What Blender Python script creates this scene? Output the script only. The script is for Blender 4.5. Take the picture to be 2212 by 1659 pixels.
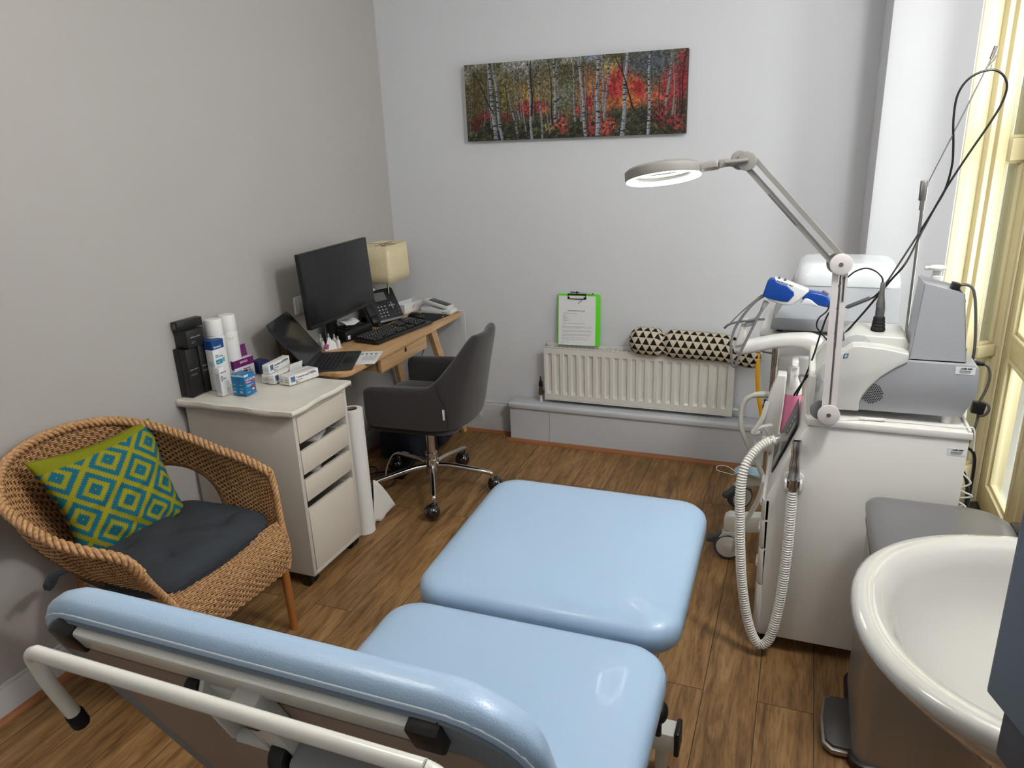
import bpy, bmesh, math, random
import numpy as np
from mathutils import Matrix, Vector, Euler
for o in list(bpy.data.objects): bpy.data.objects.remove(o)
SC = bpy.context.scene; COL = SC.collection
R = math.radians; PI = math.pi
random.seed(7)

# ---------------------------------------------------------------- camera, sky, lights, exposure
cam = bpy.data.cameras.new('camera'); cam.sensor_width = 36; cam.lens = 25.961; cam.clip_start = .02
camo = bpy.data.objects.new('camera', cam); COL.objects.link(camo)
camo.location = (2.26, 0, 1.70); camo.rotation_euler = (R(71.4877), R(2.18), R(21.16))
SC.camera = camo
SC.view_settings.view_transform = 'Standard'; SC.view_settings.look = 'None'
SC.view_settings.exposure = 0.22; SC.view_settings.gamma = 1; SC.view_settings.use_curve_mapping = False
W = bpy.data.worlds.new('sky'); SC.world = W; W.use_nodes = True
bg = W.node_tree.nodes['Background']; bg.inputs[0].default_value = (.93, .96, 1, 1); bg.inputs[1].default_value = 1.7
def area(name, loc, rot, sx, sy, power, col=(1, 1, 1), spread=180):
    l = bpy.data.lights.new(name, 'AREA'); l.shape = 'RECTANGLE'; l.size = sx; l.size_y = sy; l.energy = power; l.color = col
    l.spread = R(spread)
    o = bpy.data.objects.new(name, l); COL.objects.link(o); o.location = loc; o.rotation_euler = rot; return o
area('window_daylight', (3.80, 2.55, 1.75), (0, R(82), R(-14)), 2.4, 1.9, 98, (.97, .985, 1))
def bulb(name, loc, r, power, col):
    l = bpy.data.lights.new(name, 'POINT'); l.energy = power; l.color = col; l.shadow_soft_size = r
    o = bpy.data.objects.new(name, l); COL.objects.link(o); o.location = loc
bulb('ceiling_light', (2.86, 1.60, 2.52), .12, 47, (1, .985, .965))
bulb('unseen_fill_light', (1.35, 1.0, 2.52), .16, 15, (1, .93, .86))  # unseen warm fill added to brighten the near half of the room

# ---------------------------------------------------------------- helpers
def s2l(c): return tuple(((v/255)/12.92 if v/255 <= .04045 else ((v/255+.055)/1.055)**2.4) for v in c)
MATS = {}
def M(name, col=(128, 128, 128), rough=.5, metal=0, var=.04, vs=8, bump=0, bs=60, emit=0, coat=0, spec=.5, trans=0, alpha=1, stretch=(1, 1, 1), ior=1.45, vcol=False, sheen=0):
    if name in MATS: return MATS[name]
    m = bpy.data.materials.new(name); m.use_nodes = True; nt = m.node_tree; N = nt.nodes; L = nt.links
    b = N['Principled BSDF']; b.inputs['Roughness'].default_value = rough; b.inputs['Metallic'].default_value = metal
    b.inputs['Coat Weight'].default_value = coat; b.inputs['Coat Roughness'].default_value = .08
    b.inputs['Specular IOR Level'].default_value = spec
    b.inputs['Transmission Weight'].default_value = trans; b.inputs['IOR'].default_value = ior; b.inputs['Alpha'].default_value = alpha
    b.inputs['Sheen Weight'].default_value = sheen
    c = s2l(col)
    if vcol:
        a = N.new('ShaderNodeAttribute'); a.attribute_name = 'Col'; L.new(a.outputs['Color'], b.inputs['Base Color'])
    tc = N.new('ShaderNodeTexCoord'); mp = N.new('ShaderNodeMapping'); mp.inputs['Scale'].default_value = stretch
    L.new(tc.outputs['Object'], mp.inputs['Vector'])
    if not vcol:
        n = N.new('ShaderNodeTexNoise'); n.inputs['Scale'].default_value = vs; n.inputs['Detail'].default_value = 4
        L.new(mp.outputs[0], n.inputs['Vector'])
        r = N.new('ShaderNodeMix'); r.data_type = 'RGBA'
        r.inputs[6].default_value = (*[min(1, v*(1-var)) for v in c], 1); r.inputs[7].default_value = (*[min(1, v*(1+var)) for v in c], 1)
        L.new(n.outputs['Fac'], r.inputs[0]); L.new(r.outputs[2], b.inputs['Base Color'])
    if bump:
        n2 = N.new('ShaderNodeTexNoise'); n2.inputs['Scale'].default_value = bs; n2.inputs['Detail'].default_value = 3
        L.new(mp.outputs[0], n2.inputs['Vector'])
        bu = N.new('ShaderNodeBump'); bu.inputs['Strength'].default_value = bump; bu.inputs['Distance'].default_value = .002
        L.new(n2.outputs['Fac'], bu.inputs['Height']); L.new(bu.outputs[0], b.inputs['Normal'])
    if emit:
        b.inputs['Emission Color'].default_value = (*c, 1); b.inputs['Emission Strength'].default_value = emit
    MATS[name] = m; return m

class MB:
    def __init__(s): s.bm = bmesh.new(); s.M = Matrix(); s.mi = 0
    def at(s, loc=(0, 0, 0), rot=(0, 0, 0)):
        s.M = Matrix.Translation(loc) @ Euler(rot).to_matrix().to_4x4(); return s
    def _v(s, p): return s.bm.verts.new(s.M @ Vector(p))
    def _f(s, vs):
        try:
            f = s.bm.faces.new(vs); f.material_index = s.mi; return f
        except ValueError: return None
    def box(s, c, d, bev=0, rot=(0, 0, 0), seg=2, taper=None):
        t = bmesh.new(); bmesh.ops.create_cube(t, size=1)
        for v in t.verts:
            k = 1
            if taper and v.co.z > 0: v.co.x *= taper[0]; v.co.y *= taper[1]
            v.co = Vector((v.co.x*d[0], v.co.y*d[1], v.co.z*d[2]))
        if bev: bmesh.ops.bevel(t, geom=t.edges[:], offset=min(bev, min(d)*.49), segments=seg, profile=.5, affect='EDGES')
        s._merge(t, Matrix.Translation(c) @ Euler(rot).to_matrix().to_4x4()); return s
    def _merge(s, t, m):
        mm = s.M @ m; mp = {}
        for v in t.verts: mp[v] = s.bm.verts.new(mm @ v.co)
        for f in t.faces: s._f([mp[v] for v in f.verts])
        t.free()
    def bb(s, a, b, bev=0, seg=2):
        return s.box([(a[i]+b[i])/2 for i in range(3)], [abs(b[i]-a[i]) for i in range(3)], bev, seg=seg)
    def ring(s, c, t, up, r, n, ry=None, ph=0):
        t = Vector(t).normalized(); up = Vector(up); a = t.cross(up)
        if a.length < 1e-5: a = t.cross(Vector((0, 1, .01)))
        a.normalize(); b = a.cross(t).normalized(); ry = r if ry is None else ry
        return [s._v(Vector(c)+a*math.cos(ph+2*PI*i/n)*r+b*math.sin(ph+2*PI*i/n)*ry) for i in range(n)]
    def skin(s, rings, closed=False, caps=True, loop=True):
        n = len(rings[0]); k = len(rings)
        for j in range(k if closed else k-1):
            a, b = rings[j], rings[(j+1) % k]
            for i in range(n if loop else n-1): s._f([a[i], a[(i+1) % n], b[(i+1) % n], b[i]])
        if caps and not closed and loop: s._f(rings[0][::-1]); s._f(rings[-1])
        return s
    def cyl(s, a, b, r, r2=None, n=24, bev=0):
        a, b = Vector(a), Vector(b); d = b-a; r2 = r if r2 is None else r2; u = (1, 0, .01) if abs(d.normalized().z) > .9 else (0, 0, 1)
        if bev:
            e = d.normalized()*bev
            R_ = [s.ring(a, d, u, r-bev, n), s.ring(a+e*.3, d, u, r-bev*.3, n), s.ring(a+e, d, u, r, n), s.ring(b-e, d, u, r2, n), s.ring(b-e*.3, d, u, r2-bev*.3, n), s.ring(b, d, u, r2-bev, n)]
        else: R_ = [s.ring(a, d, u, r, n), s.ring(b, d, u, r2, n)]
        return s.skin(R_)
    def tube(s, pts, r, n=10, closed=False, res=6, rf=None, ry=None, up=None):
        P = spline(pts, res, closed) if res > 1 else [Vector(p) for p in pts]
        k = len(P); rings = []; nrm = None
        for i, p in enumerate(P):
            if closed: t = P[(i+1) % k]-P[i-1]
            else: t = P[min(i+1, k-1)]-P[max(i-1, 0)]
            t.normalize()
            if up is not None: nrm = Vector(up)
            elif nrm is None:
                nrm = Vector((0, 0, 1)) if abs(t.z) < .9 else Vector((1, 0, 0))
            nrm = (nrm-t*nrm.dot(t)); nrm.normalize()
            rr = rf(i/(k-1)) if rf else r
            rings.append(s.ring(p, t, nrm, rr, n, (ry/r*rr) if ry else None))
        return s.skin(rings, closed)
    def lathe(s, prof, c=(0, 0, 0), n=32, sx=1, sy=1):
        rings = []
        for r, z in prof:
            rings.append([s._v((c[0]+r*sx*math.cos(2*PI*i/n), c[1]+r*sy*math.sin(2*PI*i/n), c[2]+z)) for i in range(n)])
        return s.skin(rings)
    def prism(s, pts, d0, d1, plane='xz', bev=0, seg=2):
        t = bmesh.new()
        def mk(p, d): return {'xz': (p[0], d, p[1]), 'xy': (p[0], p[1], d), 'yz': (d, p[0], p[1])}[plane]
        a = [t.verts.new(mk(p, d0)) for p in pts]; b = [t.verts.new(mk(p, d1)) for p in pts]; n = len(pts)
        t.faces.new(a[::-1]); t.faces.new(b)
        for i in range(n): t.faces.new([a[i], a[(i+1) % n], b[(i+1) % n], b[i]])
        bmesh.ops.recalc_face_normals(t, faces=t.faces[:])
        if bev: bmesh.ops.bevel(t, geom=[e for e in t.edges if len(e.link_faces) == 2 and e.calc_face_angle(0) > .6], offset=bev, segments=seg, profile=.5, affect='EDGES')
        s._merge(t, Matrix()); return s
    def grid(s, fn, nu, nv, cu=False, cv=False):
        V = [[s._v(fn(i/(nu if cu else nu-1), j/(nv if cv else nv-1))) for j in range(nv)] for i in range(nu)]
        for i in range(nu if cu else nu-1):
            for j in range(nv if cv else nv-1):
                s._f([V[i][j], V[(i+1) % nu][j], V[(i+1) % nu][(j+1) % nv], V[i][(j+1) % nv]])
        return V
    def ball(s, c, r, n=20, m=12):
        r = (r, r, r) if isinstance(r, (int, float)) else r
        rings = [[s._v((c[0]+r[0]*math.sin(PI*j/m)*math.cos(2*PI*i/n), c[1]+r[1]*math.sin(PI*j/m)*math.sin(2*PI*i/n), c[2]+r[2]*math.cos(PI*j/m))) for i in range(n)] for j in range(1, m)]
        a = s._v((c[0], c[1], c[2]+r[2])); b = s._v((c[0], c[1], c[2]-r[2]))
        for i in range(n): s._f([a, rings[0][i], rings[0][(i+1) % n]]); s._f([b, rings[-1][(i+1) % n], rings[-1][i]])
        s.skin(rings, caps=False); return s
def spline(pts, res=6, closed=False):
    P = [Vector(p) for p in pts]; n = len(P); out = []
    if n < 3 and not closed: return P
    for i in range(n if closed else n-1):
        g = lambda k: P[k % n] if closed else P[max(0, min(n-1, k))]
        a, b, c, d = g(i-1), g(i), g(i+1), g(i+2)
        for j in range(res):
            t = j/res
            out.append(.5*((2*b)+(c-a)*t+(2*a-5*b+4*c-d)*t*t+(3*b-a-3*c+d)*t*t*t))
    if not closed: out.append(P[-1])
    return out
def rrect(w, h, r, n=6, cx=0, cy=0):
    o = []
    for qx, qy, a0 in ((1, 1, 0), (-1, 1, 90), (-1, -1, 180), (1, -1, 270)):
        for i in range(n+1):
            a = R(a0+90*i/n); o.append((cx+qx*(w/2-r)+r*math.cos(a), cy+qy*(h/2-r)+r*math.sin(a)))
    return o
INV = {}
def tag(o, label=None, cat=None, group=None, kind=None):
    if label: o['label'] = label
    if cat: o['category'] = cat
    if group: o['group'] = group
    if kind: o['kind'] = kind
    return o
def thing(name, label, cat, loc=(0, 0, 0), rz=0, group=None, local=False, rot=None):
    o = bpy.data.objects.new(name, None); COL.objects.link(o); o.empty_display_size = .05
    o.location = loc; e = Euler(rot or (0, 0, rz)); o.rotation_euler = e
    INV[o] = None if local else (Matrix.Translation(loc) @ e.to_matrix().to_4x4()).inverted()
    return tag(o, label, cat, group)
def P(name, b, mat, parent=None, angle=38, label=None, flat=False):
    """build one mesh object out of a builder; vertices are given in world space unless the thing is local"""
    me = bpy.data.meshes.new(name); inv = INV.get(parent)
    if inv is not None: b.bm.transform(inv)
    bmesh.ops.recalc_face_normals(b.bm, faces=b.bm.faces[:])
    b.bm.to_mesh(me); b.bm.free()
    for m in (mat if isinstance(mat, (list, tuple)) else [mat]): me.materials.append(m)
    if not flat:
        me.polygons.foreach_set('use_smooth', [True]*len(me.polygons)); me.set_sharp_from_angle(angle=R(angle))
    o = bpy.data.objects.new(name, me); COL.objects.link(o)
    if parent is not None: o.parent = parent; INV[o] = inv
    if label: o['label'] = label
    return o
def one(name, b, mat, label, cat, group=None, **k):
    """a thing that is one mesh, its origin at its base"""
    bm = b.bm; vs = bm.verts; xs = [v.co for v in vs]
    c = Vector(((min(v.x for v in xs)+max(v.x for v in xs))/2, (min(v.y for v in xs)+max(v.y for v in xs))/2, min(v.z for v in xs)))
    bm.transform(Matrix.Translation(-c)); o = P(name, b, mat, None, **k); o.location = c
    return tag(o, label, cat, group)
def S(name, b, mat, parent=None, **k):
    o = P(name, b, mat, parent, **k)
    if parent is None: o['kind'] = 'structure'
    return o
def text_into(b, body, size, mtx, align='LEFT', ext=.0002, bold=0):
    """raised lettering added to a builder; mtx maps the text's xy plane into space"""
    cu = bpy.data.curves.new('t', 'FONT'); cu.body = body; cu.size = size; cu.align_x = align; cu.extrude = ext; cu.resolution_u = 2; cu.offset = bold
    o = bpy.data.objects.new('t', cu); COL.objects.link(o)
    dg = bpy.context.evaluated_depsgraph_get(); me = bpy.data.meshes.new_from_object(o.evaluated_get(dg))
    t = bmesh.new(); t.from_mesh(me); b._merge(t, mtx)
    bpy.data.objects.remove(o); bpy.data.curves.remove(cu); bpy.data.meshes.remove(me)
def frame(o, x, y):
    """matrix from origin, right and up directions"""
    x = Vector(x).normalized(); y = Vector(y); y = (y-x*y.dot(x)).normalized(); z = x.cross(y)
    m = Matrix((x, y, z)).transposed().to_4x4(); m.translation = Vector(o); return m
def copy_tree(o, parent=None):
    c = o.copy(); COL.objects.link(c)
    if parent is not None: c.parent = parent
    for ch in list(o.children): copy_tree(ch, c)
    return c
# ---------------------------------------------------------------- common materials
white_pl = M('white_plastic', (222, 222, 220), .35, var=.015)
black_pl = M('black_plastic', (22, 22, 23), .38, var=.1, bump=.1, bs=300)
black_matte = M('black_matte', (20, 20, 21), .7, var=.1)
chrome = M('chrome', (205, 203, 200), .09, 1, var=.02)
steel = M('brushed_steel', (170, 168, 165), .3, 1, var=.06, vs=4, stretch=(1, 1, 60))
grey_pl = M('grey_plastic', (105, 106, 108), .45, var=.04)
rubber = M('rubber', (18, 18, 18), .75)
ink = M('black_ink', (28, 28, 32), .6)
white_ink = M('white_ink', (225, 225, 225), .6)
paper = M('paper', (232, 233, 234), .8, var=.015)
# ================================================================ THE ROOM
def wallmat(name, col, b=.12):
    m = M(name, col, .62, var=.02, vs=2.5, bump=b, bs=26, spec=.3); return m
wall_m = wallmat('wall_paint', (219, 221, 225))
wall_l = wallmat('wall_paint_left_dimmed', (181, 178, 174))  # room paint with the left wall's weaker, warmer light put into the colour
skirt_m = M('skirting_paint', (205, 205, 206), .5, var=.03, vs=6, bump=.25, bs=12)
# oak plank floor
fm = bpy.data.materials.new('oak_planks'); fm.use_nodes = True
nt = fm.node_tree; N = nt.nodes; L = nt.links; b = N['Principled BSDF']
tc = N.new('ShaderNodeTexCoord'); mp = N.new('ShaderNodeMapping'); mp.inputs['Rotation'].default_value = (0, 0, R(90)); mp.inputs['Location'].default_value = (-2.316, 2.039, 0)
L.new(tc.outputs['Object'], mp.inputs['Vector'])
br = N.new('ShaderNodeTexBrick'); L.new(mp.outputs[0], br.inputs['Vector'])
for k, v in {'Scale': 1, 'Mortar Size': .0014, 'Mortar Smooth': .2, 'Bias': 0, 'Brick Width': 1.28, 'Row Height': .1645}.items(): br.inputs[k].default_value = v
br.offset = .37; br.offset_frequency = 2; br.inputs['Color1'].default_value = (0, 0, 0, 1); br.inputs['Color2'].default_value = (1, 1, 1, 1); br.inputs['Mortar'].default_value = (.5, .5, .5, 1)
# per plank offset of the grain
ad = N.new('ShaderNodeVectorMath'); ad.operation = 'MULTIPLY_ADD'
L.new(br.outputs['Color'], ad.inputs[0]); ad.inputs[1].default_value = (7, 13, 5); L.new(tc.outputs['Object'], ad.inputs[2])
m2 = N.new('ShaderNodeMapping'); m2.inputs['Scale'].default_value = (15, 1.6, 15); L.new(ad.outputs[0], m2.inputs['Vector'])
n1 = N.new('ShaderNodeTexNoise'); n1.inputs['Scale'].default_value = 1.5; n1.inputs['Detail'].default_value = 7; n1.inputs['Roughness'].default_value = .62; n1.inputs['Distortion'].default_value = 1.2; L.new(m2.outputs[0], n1.inputs['Vector'])
n2 = N.new('ShaderNodeTexNoise'); n2.inputs['Scale'].default_value = 9; n2.inputs['Detail'].default_value = 5; L.new(m2.outputs[0], n2.inputs['Vector'])
cr = N.new('ShaderNodeValToRGB'); L.new(n1.outputs['Fac'], cr.inputs[0])
el = cr.color_ramp.elements; el[0].position = .3; el[0].color = (*s2l((104, 76, 48)), 1); el[1].position = .72; el[1].color = (*s2l((176, 140, 94)), 1)
e3 = el.new(.5); e3.color = (*s2l((144, 109, 68)), 1)
mx = N.new('ShaderNodeMix'); mx.data_type = 'RGBA'; mx.blend_type = 'MULTIPLY'; mx.inputs[0].default_value = .55; L.new(cr.outputs[0], mx.inputs[6])
c2 = N.new('ShaderNodeValToRGB'); L.new(n2.outputs['Fac'], c2.inputs[0]); c2.color_ramp.elements[0].color = (.45, .43, .4, 1); c2.color_ramp.elements[0].position = .33; c2.color_ramp.elements[1].color = (1, 1, 1, 1); c2.color_ramp.elements[1].position = .55; L.new(c2.outputs[0], mx.inputs[7])
mx2 = N.new('ShaderNodeMix'); mx2.data_type = 'RGBA'; mx2.blend_type = 'MULTIPLY'; mx2.inputs[0].default_value = .6
c3 = N.new('ShaderNodeValToRGB'); L.new(br.outputs['Color'], c3.inputs[0]); c3.color_ramp.elements[0].color = (.70, .70, .74, 1); c3.color_ramp.elements[1].color = (1.12, 1.08, 1.0, 1)
L.new(mx.outputs[2], mx2.inputs[6]); L.new(c3.outputs[0], mx2.inputs[7])
mx3 = N.new('ShaderNodeMix'); mx3.data_type = 'RGBA'; L.new(br.outputs['Fac'], mx3.inputs[0]); L.new(mx2.outputs[2], mx3.inputs[6]); mx3.inputs[7].default_value = (.03, .018, .01, 1)
L.new(mx3.outputs[2], b.inputs['Base Color']); b.inputs['Roughness'].default_value = .5; b.inputs['Specular IOR Level'].default_value = .35
bu = N.new('ShaderNodeBump'); bu.inputs['Strength'].default_value = .15; bu.inputs['Distance'].default_value = .002; L.new(n2.outputs['Fac'], bu.inputs['Height']); L.new(bu.outputs[0], b.inputs['Normal'])

YB = 3.85; X1 = 3.10; Y0 = -1.0; H = 2.7
S('floor', MB().prism([(-.1, Y0-.1), (X1+.1, Y0-.1), (X1+.1, 3.68), (2.79, 3.44), (2.79, YB+.1), (-.1, YB+.1)], -.05, 0, 'xy'), fm)
S('ceiling', MB().bb((-.1, Y0-.1, H), (X1+.12, YB+.1, H+.05)), M('ceiling_paint', (235, 235, 232), .8))
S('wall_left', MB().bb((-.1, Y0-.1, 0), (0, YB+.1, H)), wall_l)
S('wall_back', MB().bb((0, YB, 0), (2.79, YB+.1, H)), wall_m)
S('wall_front', MB().bb((0, Y0-.1, 0), (X1+.1, Y0, H)), wall_m)
# pier that juts out at the right of the back wall, splayed towards the bay
pier = [(2.50, YB), (2.50, 3.47), (2.505, 3.455), (2.52, 3.45), (2.60, 3.45), (2.64, 3.449), (2.67, 3.444), (2.695, 3.434), (2.715, 3.420), (2.735, 3.402), (2.787, 3.350), (2.79, 3.352), (2.79, YB)]
S('wall_pier', MB().prism(pier, 0, H, 'xy'), wall_m, angle=28)
# right wall: solid above, below and beyond the french doors
S('wall_right', MB().bb((X1, 2.40, 2.42), (X1+.1, 3.62, H)).bb((X1, Y0, 0), (X1+.1, 2.40, H)), wall_m)
cream = M('cream_gloss_paint', (198, 187, 152), .35, var=.03, vs=5, bump=.1, bs=9)
glass = bpy.data.materials.new('thin_glass'); glass.use_nodes = True
g = glass.node_tree; g.nodes.clear(); go = g.nodes.new('ShaderNodeOutputMaterial'); gt = g.nodes.new('ShaderNodeBsdfTransparent'); gt.inputs[0].default_value = (.93, .95, .93, 1)
gg = g.nodes.new('ShaderNodeBsdfGlossy'); gg.inputs['Roughness'].default_value = .03; gm = g.nodes.new('ShaderNodeMixShader'); gf = g.nodes.new('ShaderNodeLayerWeight'); gp = g.nodes.new('ShaderNodeMath'); gp.operation = 'POWER'; gp.inputs[1].default_value = 5; gq = g.nodes.new('ShaderNodeMath'); gq.operation = 'MULTIPLY_ADD'; gq.inputs[1].default_value = .8; gq.inputs[2].default_value = .04
g.links.new(gf.outputs['Facing'], gp.inputs[0]); g.links.new(gp.outputs[0], gq.inputs[0]); g.links.new(gq.outputs[0], gm.inputs[0]); g.links.new(gt.outputs[0], gm.inputs[1]); g.links.new(gg.outputs[0], gm.inputs[2]); g.links.new(gm.outputs[0], go.inputs[0])
def leaf(name, ya, yb, x=X1, lab=None):
    """french door leaf: stiles, three glazed lights one above the other, mid rails with mouldings"""
    z0, z1 = .02, 2.36; st = .085; b = MB(); rails = [(z0, .14), (.74, .83), (1.56, 1.64), (z1-.09, z1)]
    b.bb((x, ya, z0), (x+.045, ya+st, z1), .004).bb((x, yb-st, z0), (x+.045, yb, z1), .004)
    for a, c in rails: b.bb((x+.002, ya+st-.003, a), (x+.043, yb-st+.003, c), .003)
    d = S(name, b, cream)
    mo = MB(); gl = MB(); zs = [(.14, .74), (.83, 1.56), (1.64, z1-.09)]
    for a, c in zs:
        ys, ye = ya+st, yb-st
        for off, w, xo in ((0, .016, -.006), (.016, .014, .008)):   # stepped glazing bead
            mo.bb((x+xo, ys+off, a+off), (x+.03, ys+off+w, c-off), .003).bb((x+xo, ye-off-w, a+off), (x+.03, ye-off, c-off), .003)
            mo.bb((x+xo, ys+off+w, a+off), (x+.03, ye-off-w, a+off+w), .003).bb((x+xo, ys+off+w, c-off-w), (x+.03, ye-off-w, c-off), .003)
        gl.bb((x+.022, ys+.028, a+.028), (x+.026, ye-.028, c-.028))
    P('glazing_bead', mo, cream, d); P('glass_pane', gl, glass, d)
    return d
d1 = leaf('door_1', 3.055, 3.605); P('door_handle', MB().bb((X1-.012, 3.075, .95), (X1, 3.11, 1.12), .004).cyl((X1-.05, 3.09, 1.04), (X1, 3.09, 1.04), .008).cyl((X1-.045, 3.09, 1.04), (X1-.045, 3.20, 1.04), .008), steel, d1)
d2 = leaf('door_2', 2.485, 3.035)
# frame of the doors, posts and threshold
S('trim_1', MB().bb((X1, 3.62, 0), (X1+.09, 3.665, 2.42), .003).bb((X1-.01, 2.40, 0), (X1+.09, 2.485, 2.42), .003).bb((X1, 2.40, 2.365), (X1+.09, 3.62, 2.42), .003), cream)
S('trim_2', MB().bb((X1-.05, 2.40, 0), (X1+.1, 3.62, .018), .003), M('threshold_metal', (70, 66, 60), .4, .7))
# angled side light of the bay between the pier and the doors
A = Vector((2.787, 3.362)); Bq = Vector((3.118, 3.640)); ang = math.atan2(Bq.y-A.y, Bq.x-A.x); Lq = (Bq-A).length
def SL(): return MB().at((A.x, A.y, 0), (0, 0, ang))
b = SL().bb((0, .0, 0), (.048, .10, H), .004).bb((.0, -.012, 0), (.014, .03, H), .004).bb((.048, .022, 0), (.062, .1, H), .003)
b.bb((.062, .034, 0), (.150, .1, H), .003).bb((.150, .012, 0), (.178, .1, H), .006).bb((.178, .05, 0), (.206, .1, H), .003).bb((.206, .018, 0), (.262, .1, H), .005).bb((.262, .030, 0), (.276, .1, H), .003)
b.bb((Lq-.052, .0, 0), (Lq-.005, .1, H), .004)
for z, h in ((.0, .20), (.72, .05), (1.535, .085), (2.4, .3)): b.bb((.276, .012, z), (Lq-.052, .07, z+h), .004)
w = S('window_1', b, cream)
b = SL()
for z0, z1 in ((.20, .72), (.77, 1.535), (1.62, 2.4)):
    for xa in (.276, Lq-.064): b.bb((xa, .03, z0), (xa+.012, .06, z1), .002)
    b.bb((.288, .03, z0), (Lq-.064, .06, z0+.012), .002).bb((.288, .03, z1-.012), (Lq-.064, .06, z1), .002)
P('glazing_bead', b, cream, w)
b = SL()
for z0, z1 in ((.20, .72), (.77, 1.535), (1.62, 2.4)): b.bb((.288, .045, z0+.012), (Lq-.064, .049, z1-.012))
P('glass_pane', b, glass, w)
# skirtings, boxing under the radiator, oak beading along the floor
b = MB().bb((0, Y0, 0), (.016, YB, .105), .003).bb((0, Y0, .105), (.010, YB, .118), .003); S('baseboard_left', b, skirt_m)
b = MB().bb((0, YB-.03, 0), (.74, YB, .185), .004).bb((0, YB-.02, .185), (.74, YB, .2), .004); S('baseboard_back', b, skirt_m)
box_m = M('boxing_paint', (196, 199, 204), .5, var=.06, vs=7, bump=.25, bs=14)
b = MB().bb((.74, 3.735, 0), (2.5, YB, .205)).bb((.73, 3.722, .205), (2.5, YB, .245), .014, 4); b.bb((.985, 3.732, .004), (.987, 3.736, .205))
S('trim_3', b, box_m)
oakb = M('oak_beading', (150, 96, 60), .5, var=.15, vs=9)
def quad(b, p, q, r, nx, ny):
    p, q = Vector(p), Vector(q); b.skin([[b._v(c+Vector(v)) for v in [(0, 0, 0), (nx*r, ny*r, 0), (nx*r*.92, ny*r*.92, r*.4), (nx*r*.7, ny*r*.7, r*.7), (nx*r*.38, ny*r*.38, r*.93), (0, 0, r)]] for c in (p, q)])
b = MB(); quad(b, (.016, Y0, 0), (.016, YB-.03, 0), .018, 1, 0); S('trim_4', b, oakb)
b = MB(); quad(b, (.016, YB-.03, 0), (.74, YB-.03, 0), .018, 0, -1); quad(b, (.715, 3.735, 0), (2.5, 3.735, 0), .02, 0, -1); quad(b, (.74, 3.735, 0), (.74, 3.82, 0), .018, -1, 0); S('trim_5', b, oakb)
# outside: paving and a pale rendered garden wall
S('garden_wall', MB().bb((2.0, 6.4, -.1), (9, 6.5, 1.9)), M('pale_render', (214, 208, 190), .8, var=.06, vs=3, bump=.2, bs=20))
S('ground_outside', MB().bb((2.0, -3, -.22), (9, 9, -.06)), M('pale_paving', (190, 186, 176), .8, var=.08, bump=.3, bs=12))
# ================================================================ EXAMINATION COUCH
vinyl = M('sky_blue_vinyl', (156, 182, 207), .34, var=.02, vs=5, bump=.22, bs=420, coat=.15, spec=.45)
couch_pt = M('couch_frame_paint', (205, 206, 200), .3, var=.02, coat=.3)
board = M('base_board', (150, 132, 116), .75, var=.1)
CX = 1.742
couch = thing('examination_couch', 'sky blue padded examination couch with raised backrest and pale grey steel frame', 'couch', (CX, 1.2, 0))
def cushion(b, w, l, h, r, n=10, dome=.008):
    """padded upholstery centred on the origin, top at +h/2, corners rounded by r"""
    prof = [(.022, -h/2), (.006, -h/2+.004), (0, -h/2+.016), (0, h/2-.034), (.004, h/2-.020), (.014, h/2-.009), (.03, h/2-.002), (.06, h/2+dome*.5), (.14, h/2+dome), (.24, h/2+dome*1.1)]
    rings = []
    for ins, z in prof:
        rings.append([b._v((x, y, z)) for x, y in rrect(w-2*ins, l-2*ins, max(r-ins*.8, .02), n)])
    b.skin(rings); return b
def crect(name, M_, w, l, h=.075, r=.085):
    b = MB(); b.M = M_; cushion(b, w, l, h, r); return P(name, b, vinyl, couch, angle=60)
ZT = .65
crect('leg_cushion', Matrix.Translation((1.735, 1.69, ZT-.037+.012)) @ Euler((R(1.5), 0, R(.6))).to_matrix().to_4x4(), .665, .635)
crect('seat_cushion', Matrix.Translation((1.735, 1.065, ZT-.037)) @ Euler((0, 0, R(.6))).to_matrix().to_4x4(), .668, .565)
# backrest: local x = width, local y = up the backrest, local z = towards the sitter
bx = Vector((-1, 0, 0)); by = Vector((0, -.42, .908)).normalized(); bz = bx.cross(by)
bo = Vector((CX-.012, .656, .886))   # middle of the backrest
MBk = Matrix((bx, by, bz)).transposed().to_4x4(); MBk.translation = bo
crect('back_cushion', MBk, .668, .70, .055, .10)
def BK(): b = MB(); b.M = MBk.copy(); return b
bz0 = -.0275
P('seam_stitching', (lambda b: (b.tube([(x, y, bz0+.0045) for x, y in rrect(.6555, .6875, .0955, 8)], .0011, 6, closed=True, res=1), b)[1])(BK()), M('pale_thread', (200, 208, 214), .7), couch)
P('back_panel', BK().prism(rrect(.640, .672, .088, 8), bz0-.002, bz0+.003, 'xy'), M('shaded_grey_vinyl', (112, 122, 132), .45, bump=.15, bs=400), couch)  # grey vinyl underside, its slate tone also carries the shade behind the backrest
P('base_board', BK().prism(rrect(.56, .58, .02, 3, 0, -.02), bz0-.004, bz0+.004, 'xy'), board, couch)
yt = .332
b = BK().bb((-.216, yt-.034, bz0-.012), (.232, yt, bz0+.002), .004)
b.bb((-.20, -.31, bz0-.030), (.2, -.275, bz0+.001), .004).bb((-.035, -.31, bz0-.030), (.0, yt-.02, bz0-.004), .004)
P('backrest_frame', b, couch_pt, couch)
for sx in (-1, 1): P('end_cap', BK().bb((sx*(.236-sx*-.0)+(.016 if sx < 0 else 0)-sx*.008, yt-.040, bz0-.016), (sx*.264+(.016 if sx < 0 else 0), yt+.003, bz0+.003), .004), black_pl, couch)
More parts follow.
